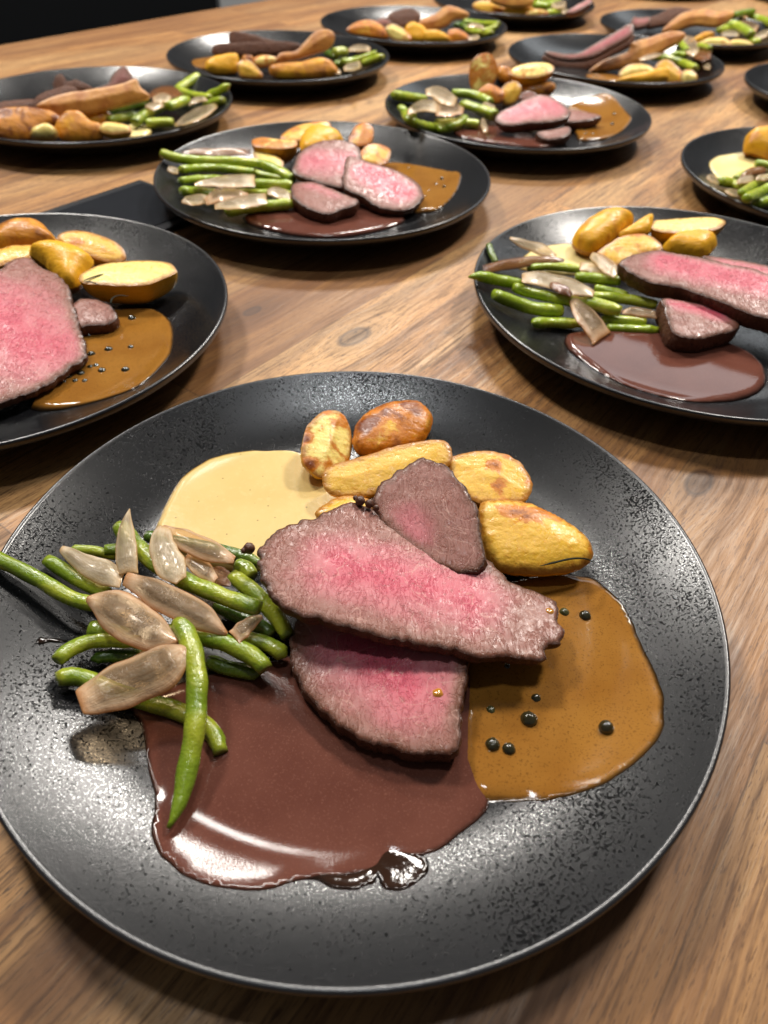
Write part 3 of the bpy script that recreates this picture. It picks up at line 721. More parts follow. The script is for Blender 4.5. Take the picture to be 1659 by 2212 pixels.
# beans (frame A) -- label picks each by what it crosses
GB = 'green beans in the pile on the front plate'
BE = [
 ([(900, 1250), (980, 1280), (1080, 1300), (1130, 1305)], [.0035], 34, 'shade-darkened bean lying lowest under the pile, touching the wine sauce', ('cut', 'round'), 'bean_dark'),  # shadow under the pile put into the bean's colour
 ([(390, 1245), (460, 1232), (560, 1230), (630, 1225)], [.004], 30, 'shaded bean half hidden beneath the left end of the pile', ('round', 'cut'), 'bean_dark'),  # its shade is painted in by the darker green
 ([(300, 770), (400, 775), (500, 800)], [.006], 24, 'bean peeking out behind the upper left onion petal', ('round', 'cut'), 'bean'),
 ([(450, 772), (520, 772), (610, 790)], [.008], 28, 'short bean end left of the upright pointed onion petal', ('cut', 'cut'), 'bean'),
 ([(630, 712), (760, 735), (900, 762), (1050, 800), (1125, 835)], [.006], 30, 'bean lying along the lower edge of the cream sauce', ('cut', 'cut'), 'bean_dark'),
 ([(200, 812), (260, 850), (330, 895), (400, 930), (470, 960)], [.005, .007, .009], 33, 'second bean from the left, above the longest left one', ('cut', 'cut'), 'bean'),
 ([(-40, 795), (0, 818), (90, 858), (180, 908), (260, 955), (330, 990), (420, 1010)], [.004, .007, .009, .010], 35, 'bean reaching furthest left, past the edge of the photo', ('cut', 'cut'), 'bean'),
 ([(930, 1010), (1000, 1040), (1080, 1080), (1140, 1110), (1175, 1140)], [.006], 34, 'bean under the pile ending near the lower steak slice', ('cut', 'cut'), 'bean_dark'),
 ([(1000, 880), (1060, 925), (1130, 985), (1200, 1070), (1245, 1150)], [.012, .010, .006], 38, 'thick bean running down under the left tip of the steak', ('cut', 'cut'), 'bean'),
 ([(1020, 835), (1060, 850), (1092, 885)], [.012], 34, 'stubby blunt bean end beside the left tip of the steak', ('cut', 'cut'), 'bean'),
 ([(1040, 1160), (1130, 1168), (1200, 1205), (1238, 1232)], [.008, .007], 36, 'glossy short bean touching the lower steak slice', ('cut', 'round'), 'bean'),
 ([(385, 1110), (470, 1125), (560, 1150)], [.010], 40, 'yellow-green bean stub under the middle onion petal', ('cut', 'cut'), 'bean'),
 ([(247, 1250), (290, 1210), (350, 1180), (420, 1162), (500, 1160), (600, 1170)], [.008, .009, .010], 36, 'curved bean at left between the two lower onion petals', ('cut', 'cut'), 'bean'),
 ([(247, 1330), (300, 1318), (360, 1325), (440, 1360), (540, 1400), (650, 1432), (750, 1462), (860, 1515), (925, 1575), (955, 1650)], [.006, .006, .004, .003, .0025], 41, 'long bean under the lowest onion petal, ending in the wine sauce', ('cut', 'cut'), 'bean'),
 ([(720, 1125), (860, 1142), (960, 1168), (1060, 1212), (1120, 1255), (1148, 1290)], [.013, .012, .010], 42, 'bright bean pointing right from beneath the upright bean', ('cut', 'cut'), 'bean'),
 ([(515, 665), (560, 720), (600, 765), (680, 835), (780, 895), (880, 938), (980, 980), (1070, 1010), (1125, 1025)], [.012, .014, .016, .015], 40, 'long bean on top of the pile under the pale clear onion', ('cut', 'cut'), 'bean'),
 ([(775, 1080), (808, 1140), (835, 1230), (850, 1330), (850, 1430), (842, 1540), (825, 1640), (802, 1760), (780, 1850), (755, 1920), (727, 1975)], [.017, .018, .016, .013, .009, .006, .003], 46, 'upright bean crossing over the others and pointing at the viewer', ('cut', 'tip'), 'bean'),
]
for i, (p, h, r, d, e, m) in enumerate(BE): bean('A', p, h, r, d, 0, e, m, seed=i * 5 + 2, group=GB)
GO = 'onion petals on the beans of the front plate'
petal('A', [(898, 862), (950, 885), (1005, 905)], [22, 42, 30], [.012], .002, 'small browned onion scrap beside the blunt bean end', 0, 41, 'onion_brown', group=GO)
petal('A', [(1135, 1062), (1080, 1090), (1010, 1150)], [10, 34, 38], [.014, .015], .003, 'small clear onion piece below the long top bean', 0, 43, 'onion', group=GO)
petal('A', [(800, 800), (870, 850), (935, 905)], [26, 44, 14], [.0155], .002, 'brownish onion piece under the two pale upper petals', 0, 45, 'onion', group=GO)
petal('A', [(262, 765), (300, 790), (370, 835), (450, 870), (530, 900)], [16, 40, 52, 58, 40], [.009, .012, .015], .004, 'whitish onion petal at the upper left of the pile', 0, 47, 'onion_pale', group=GO)
petal('A', [(700, 680), (800, 728), (900, 775), (1015, 815)], [20, 48, 48, 18], [.018, .019, .017], .003, 'onion petal with browned lower end beside the cream sauce', 0, 49, 'onion', group=GO)
petal('A', [(712, 672), (700, 740), (725, 820), (785, 905)], [30, 60, 72, 28], [.020, .021, .021, .020], .003, 'pale clear onion petal lying over the long top bean', 0, 51, 'onion_pale', group=GO)
petal('A', [(538, 895), (620, 935), (730, 990), (850, 1050), (984, 1138)], [30, 58, 70, 64, 8], [.018, .019, .018, .015], .005, 'long pinkish onion petal in the middle of the pile', 0, 53, 'onion', group=GO)
petal('A', [(561, 595), (548, 680), (546, 790), (556, 880)], [3, 34, 50, 46], [.022, .020, .016], .004, 'upright onion petal with a sharp tip pointing up', 0, 55, 'onion_pale', group=GO)
petal('A', [(374, 985), (450, 1012), (540, 1060), (640, 1120), (775, 1172)], [14, 92, 104, 84, 10], [.016, .018, .018, .017], .005, 'broad golden onion petal second from the bottom', 0, 57, 'onion', group=GO)
petal('A', [(340, 1432), (430, 1400), (560, 1345), (690, 1285), (832, 1190)], [52, 92, 108, 98, 12], [.012, .013, .016, .019], .006, 'lowest and largest onion petal, brown edged, left of the upright bean', 0, 59, 'onion', group=GO)

# steak
pB = T('B', [(150, 1200), (900, 1350), (520, 1640)])
steak('B', [(205, 1030), (165, 1090), (148, 1180), (150, 1250), (180, 1330), (235, 1420), (300, 1485), (380, 1545), (480, 1598), (600, 1635), (750, 1655), (850, 1648), (880, 1600), (890, 1500), (900, 1400), (915, 1300), (905, 1200), (800, 1120), (600, 1050), (400, 1010), (280, 1005)],
      plane3((*pB[0], .0085), (*pB[1], .0120), (*pB[2], .0088), 0), .0085, 'thick pink steak slice lowest on the front plate, under the long slice',
      ((430, 1180), (650, 1340), .0185, 1.0), 0, seed=61, jag=.0008, inset=.97, bulge=.0005)
pB = T('B', [(715, 400), (990, 700), (560, 600)])
steak('B', [(505, 560), (520, 520), (560, 470), (620, 430), (680, 390), (715, 370), (765, 390), (825, 410), (860, 450), (905, 500), (940, 560), (958, 620), (968, 690), (985, 770), (980, 850), (900, 870), (780, 850), (650, 760), (540, 660)],
      plane3((*pB[0], .032), (*pB[1], .026), (*pB[2], .024), 0), .011, 'small rounded brown steak slice leaning on the potatoes behind the long one',
      ((640, 640), (700, 690), .010, .55), 0, seed=65, jag=.0008, inset=.92, bulge=.0012)
pB = T('B', [(20, 800), (1300, 1050), (600, 1170)])
steak('B', [(12, 790), (22, 755), (70, 708), (130, 673), (200, 645), (260, 630), (310, 600), (360, 580), (420, 572), (490, 585), (530, 610), (570, 650), (620, 680), (690, 692), (760, 725), (830, 762), (910, 775), (975, 795), (1050, 868), (1120, 920), (1200, 950), (1275, 988), (1303, 1020), (1308, 1080), (1328, 1135), (1305, 1170), (1262, 1188), (1250, 1235), (1225, 1250), (1150, 1242), (1050, 1240), (950, 1232), (860, 1213), (760, 1185), (640, 1170), (560, 1155), (450, 1118), (380, 1102), (280, 1072), (200, 1058), (120, 1018), (65, 965), (38, 915), (15, 860)],
      plane3((*pB[0], .027), (*pB[1], .0150), (*pB[2], .0215), 0), .0062, 'long pink steak slice lying on top in the middle of the front plate',
      ((370, 850), (900, 970), .0175, 1.0), 0, seed=71, jag=.0009, inset=.93, bulge=.0007)
for i, (x, y, r) in enumerate([(-30, 765, 26), (-52, 775, 14), (450, 560, 22), (490, 572, 20), (520, 590, 14), (430, 548, 12)]):
    nm = 'charred crumb at the left tip of the long steak slice' if x < 0 else 'brown roasted crumb between the two upper steak slices'
    pepper('B', (x, y), r, nm if i in (0, 2) else {1: 'smaller charred crumb beside the left steak tip', 3: 'brown crumb nearest the rounded small steak slice', 4: 'tiny brown crumb on the edge of the rounded slice', 5: 'tiny brown crumb by the potato sliver behind the steak'}[i], 0,
           h=.021 if x < 0 else .026, mat='char', seed=i + 80, name='crust_crumb', cat='crumb', group='roasted crumbs by the steak')

pepper('B', (785, 1402), 34, 'drop of pepper sauce on the lower steak slice', 0, h=.0101, mat='oil_drop', seed=90, name='sauce_drop', cat='sauce drop')
pepper('B', (1264, 1048), 26, 'small drop of pepper sauce on the right tip of the long slice', 0, h=.0144, mat='oil_drop', seed=92, name='sauce_drop', cat='sauce drop')

# ------------------------------------------------------------------ other plates
def ordinal_set(kind, items, phrase, pl, group, **kw):
    """items sorted left to right; each label tells its place in the row from the left"""
    items = sorted(items, key=lambda t: sum(p[0] for p in T(t[0], t[1])) / len(t[1]))
    for i, it in enumerate(items):
        num = 'leftmost' if i == 0 else ('rightmost' if i == len(items) - 1 else ORD[i] + ' from left')
        if kind == 'bean': bean(it[0], it[1], it[3] if len(it) > 3 else .008, it[2], f'{num} green bean of the pile on {phrase}', pl, it[4] if len(it) > 4 else ('cut', 'cut'), it[5] if len(it) > 5 else 'bean_light', seed=i * 7 + pl, group=group)
        else: petal(it[0], it[1], it[2], it[3], .004, f'{num} onion piece among the beans on {phrase}', pl, i * 5 + pl, it[4] if len(it) > 4 else 'onion_pale', group=group, nu=18, nv=9)
S2 = .0024
# plate 1, left
PH = 'the second-row left plate'
pool('S', [(1000, 500), (1150, 495), (1300, 490), (1450, 500), (1550, 560), (1600, 650), (1605, 750), (1580, 880), (1480, 1020), (1350, 1140), (1200, 1230), (1000, 1300), (750, 1370), (500, 1420), (320, 1415), (290, 1350), (500, 1000), (700, 700), (850, 560)], .0024, 'pepper_sauce', 'golden pepper sauce with glossy drops on the second-row left plate', 1, 'pepper sauce', 'pepper_sauce', seed=9, step=S2)
for i, (x, y) in enumerate(sorted([(1225, 590), (1070, 665), (825, 742), (1005, 722), (1010, 878), (1215, 858), (850, 922), (838, 1040), (893, 1028), (948, 1075), (1165, 1065), (755, 1100), (640, 1130), (790, 1170), (700, 1170), (590, 1180)])):
    pepper('S', (x, y), 42 if i % 2 else 34, f'{["farthest left","second","third","fourth","fifth","sixth","seventh","eighth","ninth","tenth","eleventh","twelfth","thirteenth","fourteenth","fifteenth","farthest right"][i]} peppercorn, counting rightward, in the sauce of {PH}', 1, h=.0016, seed=i, group='peppercorns on the left plate')
potato('I', [(-60, 330), (0, 245), (100, 212), (200, 205), (290, 230), (345, 285), (368, 335), (250, 365), (100, 365), (-40, 375)], .018, 12, 0, .014, f'reddish brown whole potato at the back left of {PH}', 1, skin=True, up=.010, brown=.5, seed=102, step=S2)
potato('I', [(370, 310), (400, 265), (500, 250), (620, 270), (740, 320), (800, 370), (815, 420), (780, 450), (680, 450), (560, 410), (430, 360)], .018, 20, 0, .014, f'flat cut potato face tilted forward at the back of {PH}', 1, brown=.1, seed=104, step=S2)
potato('I', [(-60, 400), (60, 350), (160, 343), (240, 350), (220, 420), (100, 450), (20, 475), (-60, 490)], .018, 10, 0, .014, f'pale cut potato at the frame edge above the big slice of {PH}', 1, brown=-.2, seed=106, step=S2)
potato('I', [(190, 400), (250, 358), (380, 345), (480, 370), (580, 420), (610, 460), (560, 530), (520, 600), (450, 630), (380, 590), (290, 480)], .018, 14, 0, .012, f'smooth orange potato back in the middle of {PH}', 1, skin=True, up=.010, brown=-.5, seed=108, step=S2)
potato('I', [(515, 550), (560, 510), (660, 470), (800, 450), (950, 445), (1080, 455), (1135, 490), (1140, 525), (1050, 565), (960, 600), (800, 608), (640, 600), (540, 592)], .020, 4, 0, .019, f'large half potato, cut face up, at the right of {PH}', 1, brown=-.5, seed=110, step=S2, pale=True)
needle('S', [(770, 230), (860, 195), (960, 165)], .0215, .0006, f'straight rosemary needle on the half potato of {PH}', 1)
needle('S', [(770, 236), (850, 242), (915, 268)], .0215, .0006, f'lower rosemary needle on the cut face on {PH}', 1)
needle('S', [(1025, 440), (1040, 392), (1100, 366), (1190, 372)], .017, .0006, f'curled rosemary needle on the yellow potato skin of {PH}', 1)
steak('S', [(690, 430), (740, 395), (850, 400), (960, 420), (1040, 480), (1085, 550), (1060, 600), (960, 638), (850, 638), (740, 660), (600, 640), (550, 520)], plane_tilt(T('S', [(850, 520)]), .011, 1, 8, 0), .010, f'small grey-brown slice tucked right of the big one on {PH}', None, 1, step=S2, seed=112)
steak('S', [(-500, 500), (-300, 200), (-60, 130), (10, 115), (60, 70), (150, 28), (220, 8), (290, 25), (350, 80), (400, 118), (470, 140), (560, 200), (640, 310), (655, 400), (700, 500), (745, 700), (790, 830), (800, 900), (778, 960), (680, 1020), (560, 1110), (450, 1190), (300, 1250), (150, 1320), (50, 1350), (-60, 1380), (-300, 1390), (-480, 1000)], plane_tilt(T('S', [(200, 700)]), .016, 1, 8, 6), .010, f'big bright pink steak slice cut by the frame on {PH}',
      ((-100, 500), (350, 850), .035, 1.0), 1, step=.002, seed=114, jag=.001)

# plate 2, middle
PH = 'the middle plate'
pool('K', [(1100, 272), (1200, 262), (1300, 275), (1380, 290), (1437, 300), (1430, 360), (1390, 420), (1340, 460), (1290, 472), (1200, 470), (1080, 380)], .0022, 'pepper_sauce', 'tan pepper sauce at the right of the middle plate', 2, 'pepper sauce', 'pepper_sauce', step=S2)
pool('K', [(498, 490), (580, 465), (700, 440), (850, 430), (1000, 430), (1150, 460), (1198, 495), (1180, 522), (1100, 550), (1000, 570), (900, 582), (780, 580), (650, 560), (540, 530), (505, 508)], .0022, 'red_wine_sauce', 'pinkish brown wine sauce along the near edge of the middle plate', 2, 'wine sauce', 'red_wine_sauce', step=S2)
for i, (x, y) in enumerate([(1212, 290), (1285, 410), (1300, 385), (1330, 357), (1356, 330), (1366, 366), (1262, 380)]):
    pepper('K', (x, y), 8, f'{ORD[i]} peppercorn from the left in the tan sauce of {PH}', 2, h=.0014, seed=i, group='peppercorns on the middle plate')
potato('F', [(990, 880), (1080, 820), (1200, 790), (1300, 790), (1310, 830), (1240, 860), (1120, 910), (1020, 915)], .018, 15, 0, .012, f'tan cut potato at the very back of {PH}', 2, brown=.2, seed=120, step=S2)
potato('F', [(1115, 960), (1120, 900), (1160, 850), (1240, 828), (1340, 850), (1395, 905), (1330, 950), (1230, 985), (1150, 990)], .018, 12, 0, .012, f'smooth orange potato behind the upper slice on {PH}', 2, skin=True, up=.008, brown=-.4, seed=122, step=S2)
potato('F', [(808, 905), (880, 890), (960, 900), (1040, 905), (1095, 915), (1085, 950), (1000, 965), (880, 958), (815, 945)], .021, 5, 0, .018, f'browned potato half, pale face up, at the back of {PH}', 2, brown=.45, seed=124, step=S2, pale=True)
potato('F', [(1430, 900), (1450, 860), (1475, 815), (1530, 795), (1585, 825), (1590, 870), (1565, 930), (1500, 945), (1450, 940)], .020, 25, -10, .012, f'potato with a dark browned top, highest at the right of {PH}', 2, brown=.55, seed=126, step=S2)
potato('F', [(1500, 1010), (1530, 955), (1600, 930), (1690, 960), (1702, 1005), (1665, 1060), (1590, 1068), (1520, 1050)], .014, 20, 10, .010, f'round yellow potato right of the upper slice on {PH}', 2, brown=.3, seed=128, step=S2)
potato('F', [(810, 985), (860, 975), (940, 1000), (1000, 1040), (1005, 1080), (960, 1090), (880, 1060), (820, 1020)], .013, 10, 0, .009, f'small pale potato wedge beside the beans of {PH}', 2, brown=0, seed=129, step=S2, pale=True)
ordinal_set('bean', [('F', [(215, 990), (300, 1020), (450, 1040), (700, 1048), (880, 1062)], 34, [.006, .012, .014]), ('F', [(870, 1060), (980, 1110), (1070, 1165)], 36, [.014, .010]), ('F', [(340, 1100), (500, 1088), (650, 1095), (820, 1120)], 30, .010),
    ('F', [(340, 1172), (500, 1158), (650, 1165)], 28, .009), ('F', [(820, 1190), (950, 1197), (1065, 1200)], 38, .010), ('F', [(350, 1240), (450, 1245), (600, 1262)], 38, .007), ('F', [(640, 1375), (800, 1345), (950, 1330), (1070, 1320)], 40, .007), ('F', [(820, 1120), (950, 1150), (1070, 1170)], 28, .008), ('F', [(600, 1250), (800, 1250), (1060, 1260)], 30, .006)], PH, 2, 'green beans on the middle plate')
ordinal_set('petal', [('F', [(350, 985), (500, 990), (800, 985)], [10, 26, 22], [.012], 'onion_brown'), ('F', [(430, 1195), (600, 1180), (825, 1168)], [8, 38, 42], [.014]), ('F', [(345, 1310), (420, 1300), (520, 1290)], [8, 36, 26], [.010]), ('F', [(500, 1310), (620, 1255), (780, 1275)], [26, 48, 26], [.013], 'onion'),
    ('F', [(560, 1340), (700, 1318), (900, 1285)], [16, 42, 40], [.014]), ('F', [(900, 1240), (980, 1250), (1060, 1285)], [20, 34, 20], [.010]), ('F', [(255, 1100), (290, 1105), (330, 1115)], [8, 20, 14], [.008])], PH, 2, 'onion pieces on the middle plate')
steak('F', [(1072, 1190), (1200, 1180), (1300, 1215), (1400, 1258), (1490, 1298), (1470, 1330), (1380, 1360), (1290, 1388), (1170, 1352), (1080, 1290), (1058, 1235)], plane_tilt(T('F', [(1280, 1280)]), .013, 2, 6, 0), .012, f'lower steak slice with a thick dark crust on {PH}', ((1200, 1210), (1350, 1260), .012, .55), 2, step=S2, seed=130)
steak('F', [(1430, 1010), (1580, 1055), (1700, 1090), (1790, 1130), (1870, 1180), (1910, 1240), (1905, 1290), (1840, 1350), (1740, 1366), (1620, 1340), (1520, 1275), (1400, 1212), (1400, 1100)], plane_tilt(T('F', [(1680, 1220)]), .014, 2, 10, 4), .009, f'right-hand steak slice with a deep pink centre on {PH}', ((1560, 1130), (1750, 1240), .017, 1.3), 2, step=S2, seed=132)
steak('F', [(1070, 1110), (1083, 1050), (1100, 1000), (1150, 960), (1230, 920), (1330, 905), (1420, 915), (1490, 950), (1510, 1020), (1490, 1090), (1430, 1170), (1380, 1215), (1250, 1188), (1130, 1150)], plane_tilt(T('F', [(1300, 1060)]), .021, 2, 14, 0), .008, f'upper left steak slice overlapping the others on {PH}', ((1200, 1050), (1440, 1060), .020, .9), 2, step=S2, seed=134)

# plate 3, right
PH = 'the second-row right plate'
pool('J', [(300, 400), (370, 320), (450, 288), (560, 273), (640, 290), (720, 330), (740, 400), (640, 440), (460, 430)], .0022, 'cream_light', 'pale cream sauce half covered by beans on the second-row right plate', 3, 'cream sauce', 'cream_sauce', step=S2)
pool('U', [(12, 1080), (60, 1035), (400, 1000), (760, 1000), (1100, 1050), (1350, 1120), (1500, 1185), (1610, 1280), (1650, 1380), (1630, 1470), (1500, 1555), (1250, 1590), (1000, 1580), (750, 1530), (500, 1450), (300, 1350), (120, 1230), (30, 1150)], .0024, 'red_wine_sauce', 'glossy reddish brown wine sauce at the front of the second-row right plate', 3, 'wine sauce', 'red_wine_sauce', step=.002, men=.004)
potato('U', [(70, 300), (100, 230), (200, 135), (320, 75), (430, 58), (530, 90), (572, 130), (500, 205), (400, 285), (280, 365), (190, 385), (110, 345)], .014, 15, 0, .012, f'whole tan potato in its skin at the back of {PH}', 3, skin=True, up=.010, brown=.05, seed=140, step=S2)
potato('U', [(440, 240), (560, 160), (640, 105), (718, 68), (728, 120), (705, 215), (620, 250), (520, 275)], .020, 20, 0, .012, f'pointed yellow potato wedge standing at the back of {PH}', 3, skin=True, up=.004, brown=-.5, seed=142, step=S2)
potato('U', [(712, 165), (735, 128), (820, 120), (950, 110), (1100, 100), (1210, 100), (1295, 122), (1315, 150), (1240, 200), (1100, 215), (950, 228), (790, 218), (720, 195)], .021, 4, 0, .017, f'long potato half, pale face up, at the back of {PH}', 3, brown=-.6, seed=144, step=S2, pale=True)
potato('U', [(800, 340), (860, 282), (950, 240), (1100, 240), (1215, 268), (1245, 325), (1200, 380), (1130, 425), (1020, 415), (860, 385)], .014, 14, 0, .010, f'rounded yellow potato just behind the long slice of {PH}', 3, skin=True, up=.009, brown=-.1, seed=146, step=S2)
potato('U', [(270, 395), (400, 295), (490, 250), (640, 235), (740, 270), (800, 335), (780, 375), (650, 400), (540, 440), (440, 495), (340, 450)], .016, 18, 0, .010, f'cut potato face with one brown spot beside the cream on {PH}', 3, brown=.12, seed=148, step=S2)
ordinal_set('bean', [('J', [(40, 460), (100, 455), (200, 475), (330, 500)], 34, [.004, .010], ('tip', 'cut')), ('J', [(148, 275), (165, 330), (190, 385)], 18, [.003, .003], ('round', 'cut'), 'bean_dark'), ('J', [(180, 552), (280, 592), (400, 630), (550, 642)], 40, [.006, .007]), ('J', [(285, 512), (360, 540), (450, 560), (600, 590), (700, 600)], 33, [.011, .012]),
    ('J', [(370, 410), (480, 402), (645, 418)], 26, .010), ('J', [(620, 460), (740, 468), (862, 482)], 33, .011), ('J', [(700, 568), (800, 568), (950, 588), (1060, 612)], 32, .008), ('J', [(660, 590), (760, 615), (862, 645)], 42, .012), ('J', [(388, 708), (480, 705), (650, 712)], 32, .004, ('round', 'cut')), ('J', [(760, 688), (880, 690), (1000, 700)], 26, .005),
    ('J', [(790, 735), (930, 742), (1070, 748)], 30, .003), ('J', [(720, 520), (830, 540), (900, 560)], 26, .008)], PH, 3, 'green beans on the right plate')
ordinal_set('petal', [('J', [(265, 250), (340, 285), (420, 305), (515, 352)], [8, 22, 30, 14], [.016, .013]), ('J', [(120, 415), (300, 385), (420, 372), (560, 368)], [20, 30, 22, 8], [.010, .013], 'onion_brown'), ('J', [(328, 462), (430, 468), (560, 500), (722, 552)], [26, 42, 44, 18], [.017]), ('J', [(600, 558), (650, 640), (700, 700), (765, 792)], [22, 52, 58, 62], [.014, .010, .004], 'onion'),
    ('J', [(702, 338), (760, 375), (845, 445)], [18, 40, 26], [.016]), ('J', [(870, 650), (960, 650), (1065, 670)], [10, 26, 16], [.008], 'onion'), ('J', [(470, 500), (530, 520), (600, 560)], [14, 28, 12], [.017], 'onion_brown'), ('J', [(640, 400), (740, 415), (850, 440)], [22, 30, 18], [.012])], PH, 3, 'onion pieces on the right plate')
steak('U', [(1130, 425), (1190, 415), (1300, 430), (1500, 460), (1700, 510), (1900, 600), (1850, 680), (1600, 600), (1300, 520)], plane_tilt(T('U', [(1550, 520)]), .014, 3, 8, 0), .008, f'pink slice edge showing behind the long slice of {PH}', ((1300, 480), (1700, 570), .010, .8), 3, step=S2, seed=150)
steak('U', [(800, 760), (950, 775), (1150, 810), (1300, 860), (1425, 965), (1385, 1020), (1250, 1052), (1090, 1090), (900, 1048), (850, 950), (820, 850)], plane_tilt(T('U', [(1120, 930)]), .015, 3, 6, 6), .014, f'short thick steak block in front of the long slice on {PH}', ((900, 790), (1250, 880), .010, 1.1), 3, step=.002, seed=152, inset=.92)
steak('U', [(450, 475), (490, 440), (600, 400), (740, 370), (820, 375), (940, 400), (1120, 430), (1300, 470), (1500, 510), (1659, 560), (1900, 640), (2050, 780), (1950, 900), (1800, 960), (1659, 925), (1500, 880), (1300, 800), (1150, 745), (1000, 690), (850, 655), (700, 632), (590, 580), (500, 520)], plane_tilt(T('U', [(1300, 650)]), .026, 3, 10, 0), .0105, f'long pink steak slice running out of frame on {PH}', ((850, 480), (1659, 660), .014, 1.25), 3, step=.002, seed=154, inset=.95, jag=.0008)

# ------------------------------------------------------------------ rows further back
SF = .0022
def chunk(fr, pts, h, tilt, down, label, pl, kind, up=.003, brown=.2, seed=1, rt=0, pink=None):
    """potato / wedge / slice piece propped up among others"""
    if kind in ('skin', 'flesh', 'pale'):
        mx, my = sum(p[0] for p in pts) / len(pts), sum(p[1] for p in pts) / len(pts)
        pts = [(mx + (p[0] - mx) * 1.10, my + (p[1] - my) * 1.08) for p in pts]; brown = brown + .12
    if kind == 'wedge':
        pts2 = T(fr, pts); plane = plane_tilt(pts2, h, pl, tilt, rt); o = plane.o
        root = tag(empty('roasted_wedge', (o.x, o.y, pz(pl, o.x, o.y))), label, 'roasted wedge')
        body(pts2, plane, up, down, name_top='face', name_side='crust', mat_top=M['roast_gold'], mat_side=M['roast_gold_face'], parent=root, step=.0018, prof='slab', brown=brown, seed=seed, inset=.99, rough=.0002, bulge=.0002, jag=.0003)
        return root
    if kind == 'steak':
        q = T(fr, pts)
        return steak(fr, pts, plane_tilt(q, h, pl, tilt, rt), down, label, pink, pl, step=SF, seed=seed, up=.001, face='crust' if pink is None and pl > 4 else None)
    return potato(fr, pts, h, tilt, rt, down, label, pl, skin=(kind == 'skin'), up=up if kind != 'skin' else .005, brown=brown, step=SF, seed=seed, pale=(kind == 'pale'))
# plate 4
PH = 'the plate with the upright potato'
pool('Q', [(1080, 330), (1180, 322), (1280, 328), (1360, 345), (1440, 370), (1462, 392), (1422, 450), (1340, 500), (1250, 525), (1150, 522), (1120, 470), (1060, 400)], .0022, 'pepper_sauce', f'golden sauce with drops at the right of {PH}', 4, 'pepper sauce', 'pepper_sauce', step=SF)
pool('Q', [(410, 465), (560, 440), (700, 450), (850, 460), (1050, 520), (1045, 552), (900, 568), (700, 552), (550, 532), (440, 500)], .002, 'red_wine_sauce', f'pink brown wine sauce on {PH}', 4, 'wine sauce', 'red_wine_sauce', step=SF)
for i, (x, y) in enumerate([(1180, 465), (1187, 490), (1216, 446), (1230, 490), (1270, 406), (1318, 352), (1345, 430), (1356, 372)]):
    pepper('Q', (x, y), 10, f'{ORD[i]} peppercorn, counting rightward, in the sauce of {PH}', 4, h=.0018, seed=i, group='peppercorns on the fourth plate')
chunk('Q', [(670, 150), (675, 100), (700, 92), (745, 105), (750, 160), (720, 185)], .020, 45, .010, f'brown skinned potato between the two pale ones on {PH}', 4, 'skin', brown=.5, seed=201)
chunk('Q', [(508, 150), (516, 80), (555, 32), (610, 20), (650, 60), (662, 130), (640, 185), (600, 225), (545, 245), (518, 205)], .026, 62, .008, f'tall upright cut potato slice, highest on {PH}', 4, 'pale', brown=.25, seed=202, rt=-8)
chunk('Q', [(820, 205), (880, 182), (990, 190), (992, 235), (940, 262), (860, 262), (825, 240)], .012, 45, .012, f'browned potato under the pale oval one on {PH}', 4, 'skin', brown=.5, seed=204)
chunk('Q', [(750, 130), (775, 95), (860, 72), (950, 72), (990, 95), (970, 130), (890, 152), (800, 152)], .030, 22, .016, f'pale oval potato half, cut face up, on top at {PH}', 4, 'pale', brown=.0, seed=206)
chunk('Q', [(560, 235), (610, 198), (660, 210), (705, 250), (680, 300), (620, 290), (575, 265)], .013, 45, .010, f'browned orange potato below the upright slice on {PH}', 4, 'flesh', brown=.5, seed=208)
chunk('Q', [(688, 250), (715, 200), (770, 180), (805, 215), (795, 265), (755, 308), (700, 302)], .013, 50, .010, f'pale yellow potato piece in the centre of {PH}', 4, 'flesh', brown=.0, seed=210)
ordinal_set('bean', [('Q', [(58, 258), (150, 272), (245, 288)], 32, .007), ('Q', [(400, 248), (500, 254), (560, 268), (630, 300)], 28, .012), ('Q', [(125, 360), (165, 415), (280, 448), (400, 440), (480, 395)], 30, [.010, .005, .010]), ('Q', [(95, 330), (140, 365), (180, 380)], 24, .008),
    ('Q', [(460, 310), (560, 340), (660, 372)], 30, .012), ('Q', [(300, 425), (430, 420), (560, 430)], 28, .007), ('Q', [(540, 345), (600, 370), (650, 395)], 28, .008, ('cut', 'cut'), 'bean'), ('Q', [(320, 462), (380, 455), (450, 440)], 24, .005)], PH, 4, 'green beans on the fourth plate')
ordinal_set('petal', [('Q', [(245, 240), (300, 240), (360, 270), (425, 300)], [16, 40, 48, 26], [.022, .020]), ('Q', [(135, 360), (230, 320), (320, 322)], [14, 36, 40], [.016, .018]), ('Q', [(300, 340), (380, 335), (470, 350)], [40, 52, 20], [.017], 'onion'), ('Q', [(580, 400), (590, 440), (600, 480)], [10, 22, 12], [.008]), ('Q', [(580, 310), (610, 325), (655, 340)], [10, 22, 14], [.014])], PH, 4, 'onion pieces on the fourth plate')
chunk('Q', [(900, 480), (1000, 460), (1085, 445), (1098, 478), (1050, 510), (960, 522)], .010, 15, .010, f'lower steak slice at the near side of {PH}', 4, 'steak', seed=212)
chunk('Q', [(1050, 350), (1140, 350), (1200, 362), (1278, 382), (1240, 400), (1180, 412), (1080, 415)], .012, 8, .009, f'narrow right-hand steak slice reaching into the sauce on {PH}', 4, 'steak', seed=214)
chunk('Q', [(800, 290), (815, 245), (855, 232), (895, 250), (905, 290), (860, 320)], .022, 40, .007, f'brown steak corner sticking up behind the pink slice on {PH}', 4, 'steak', seed=215)
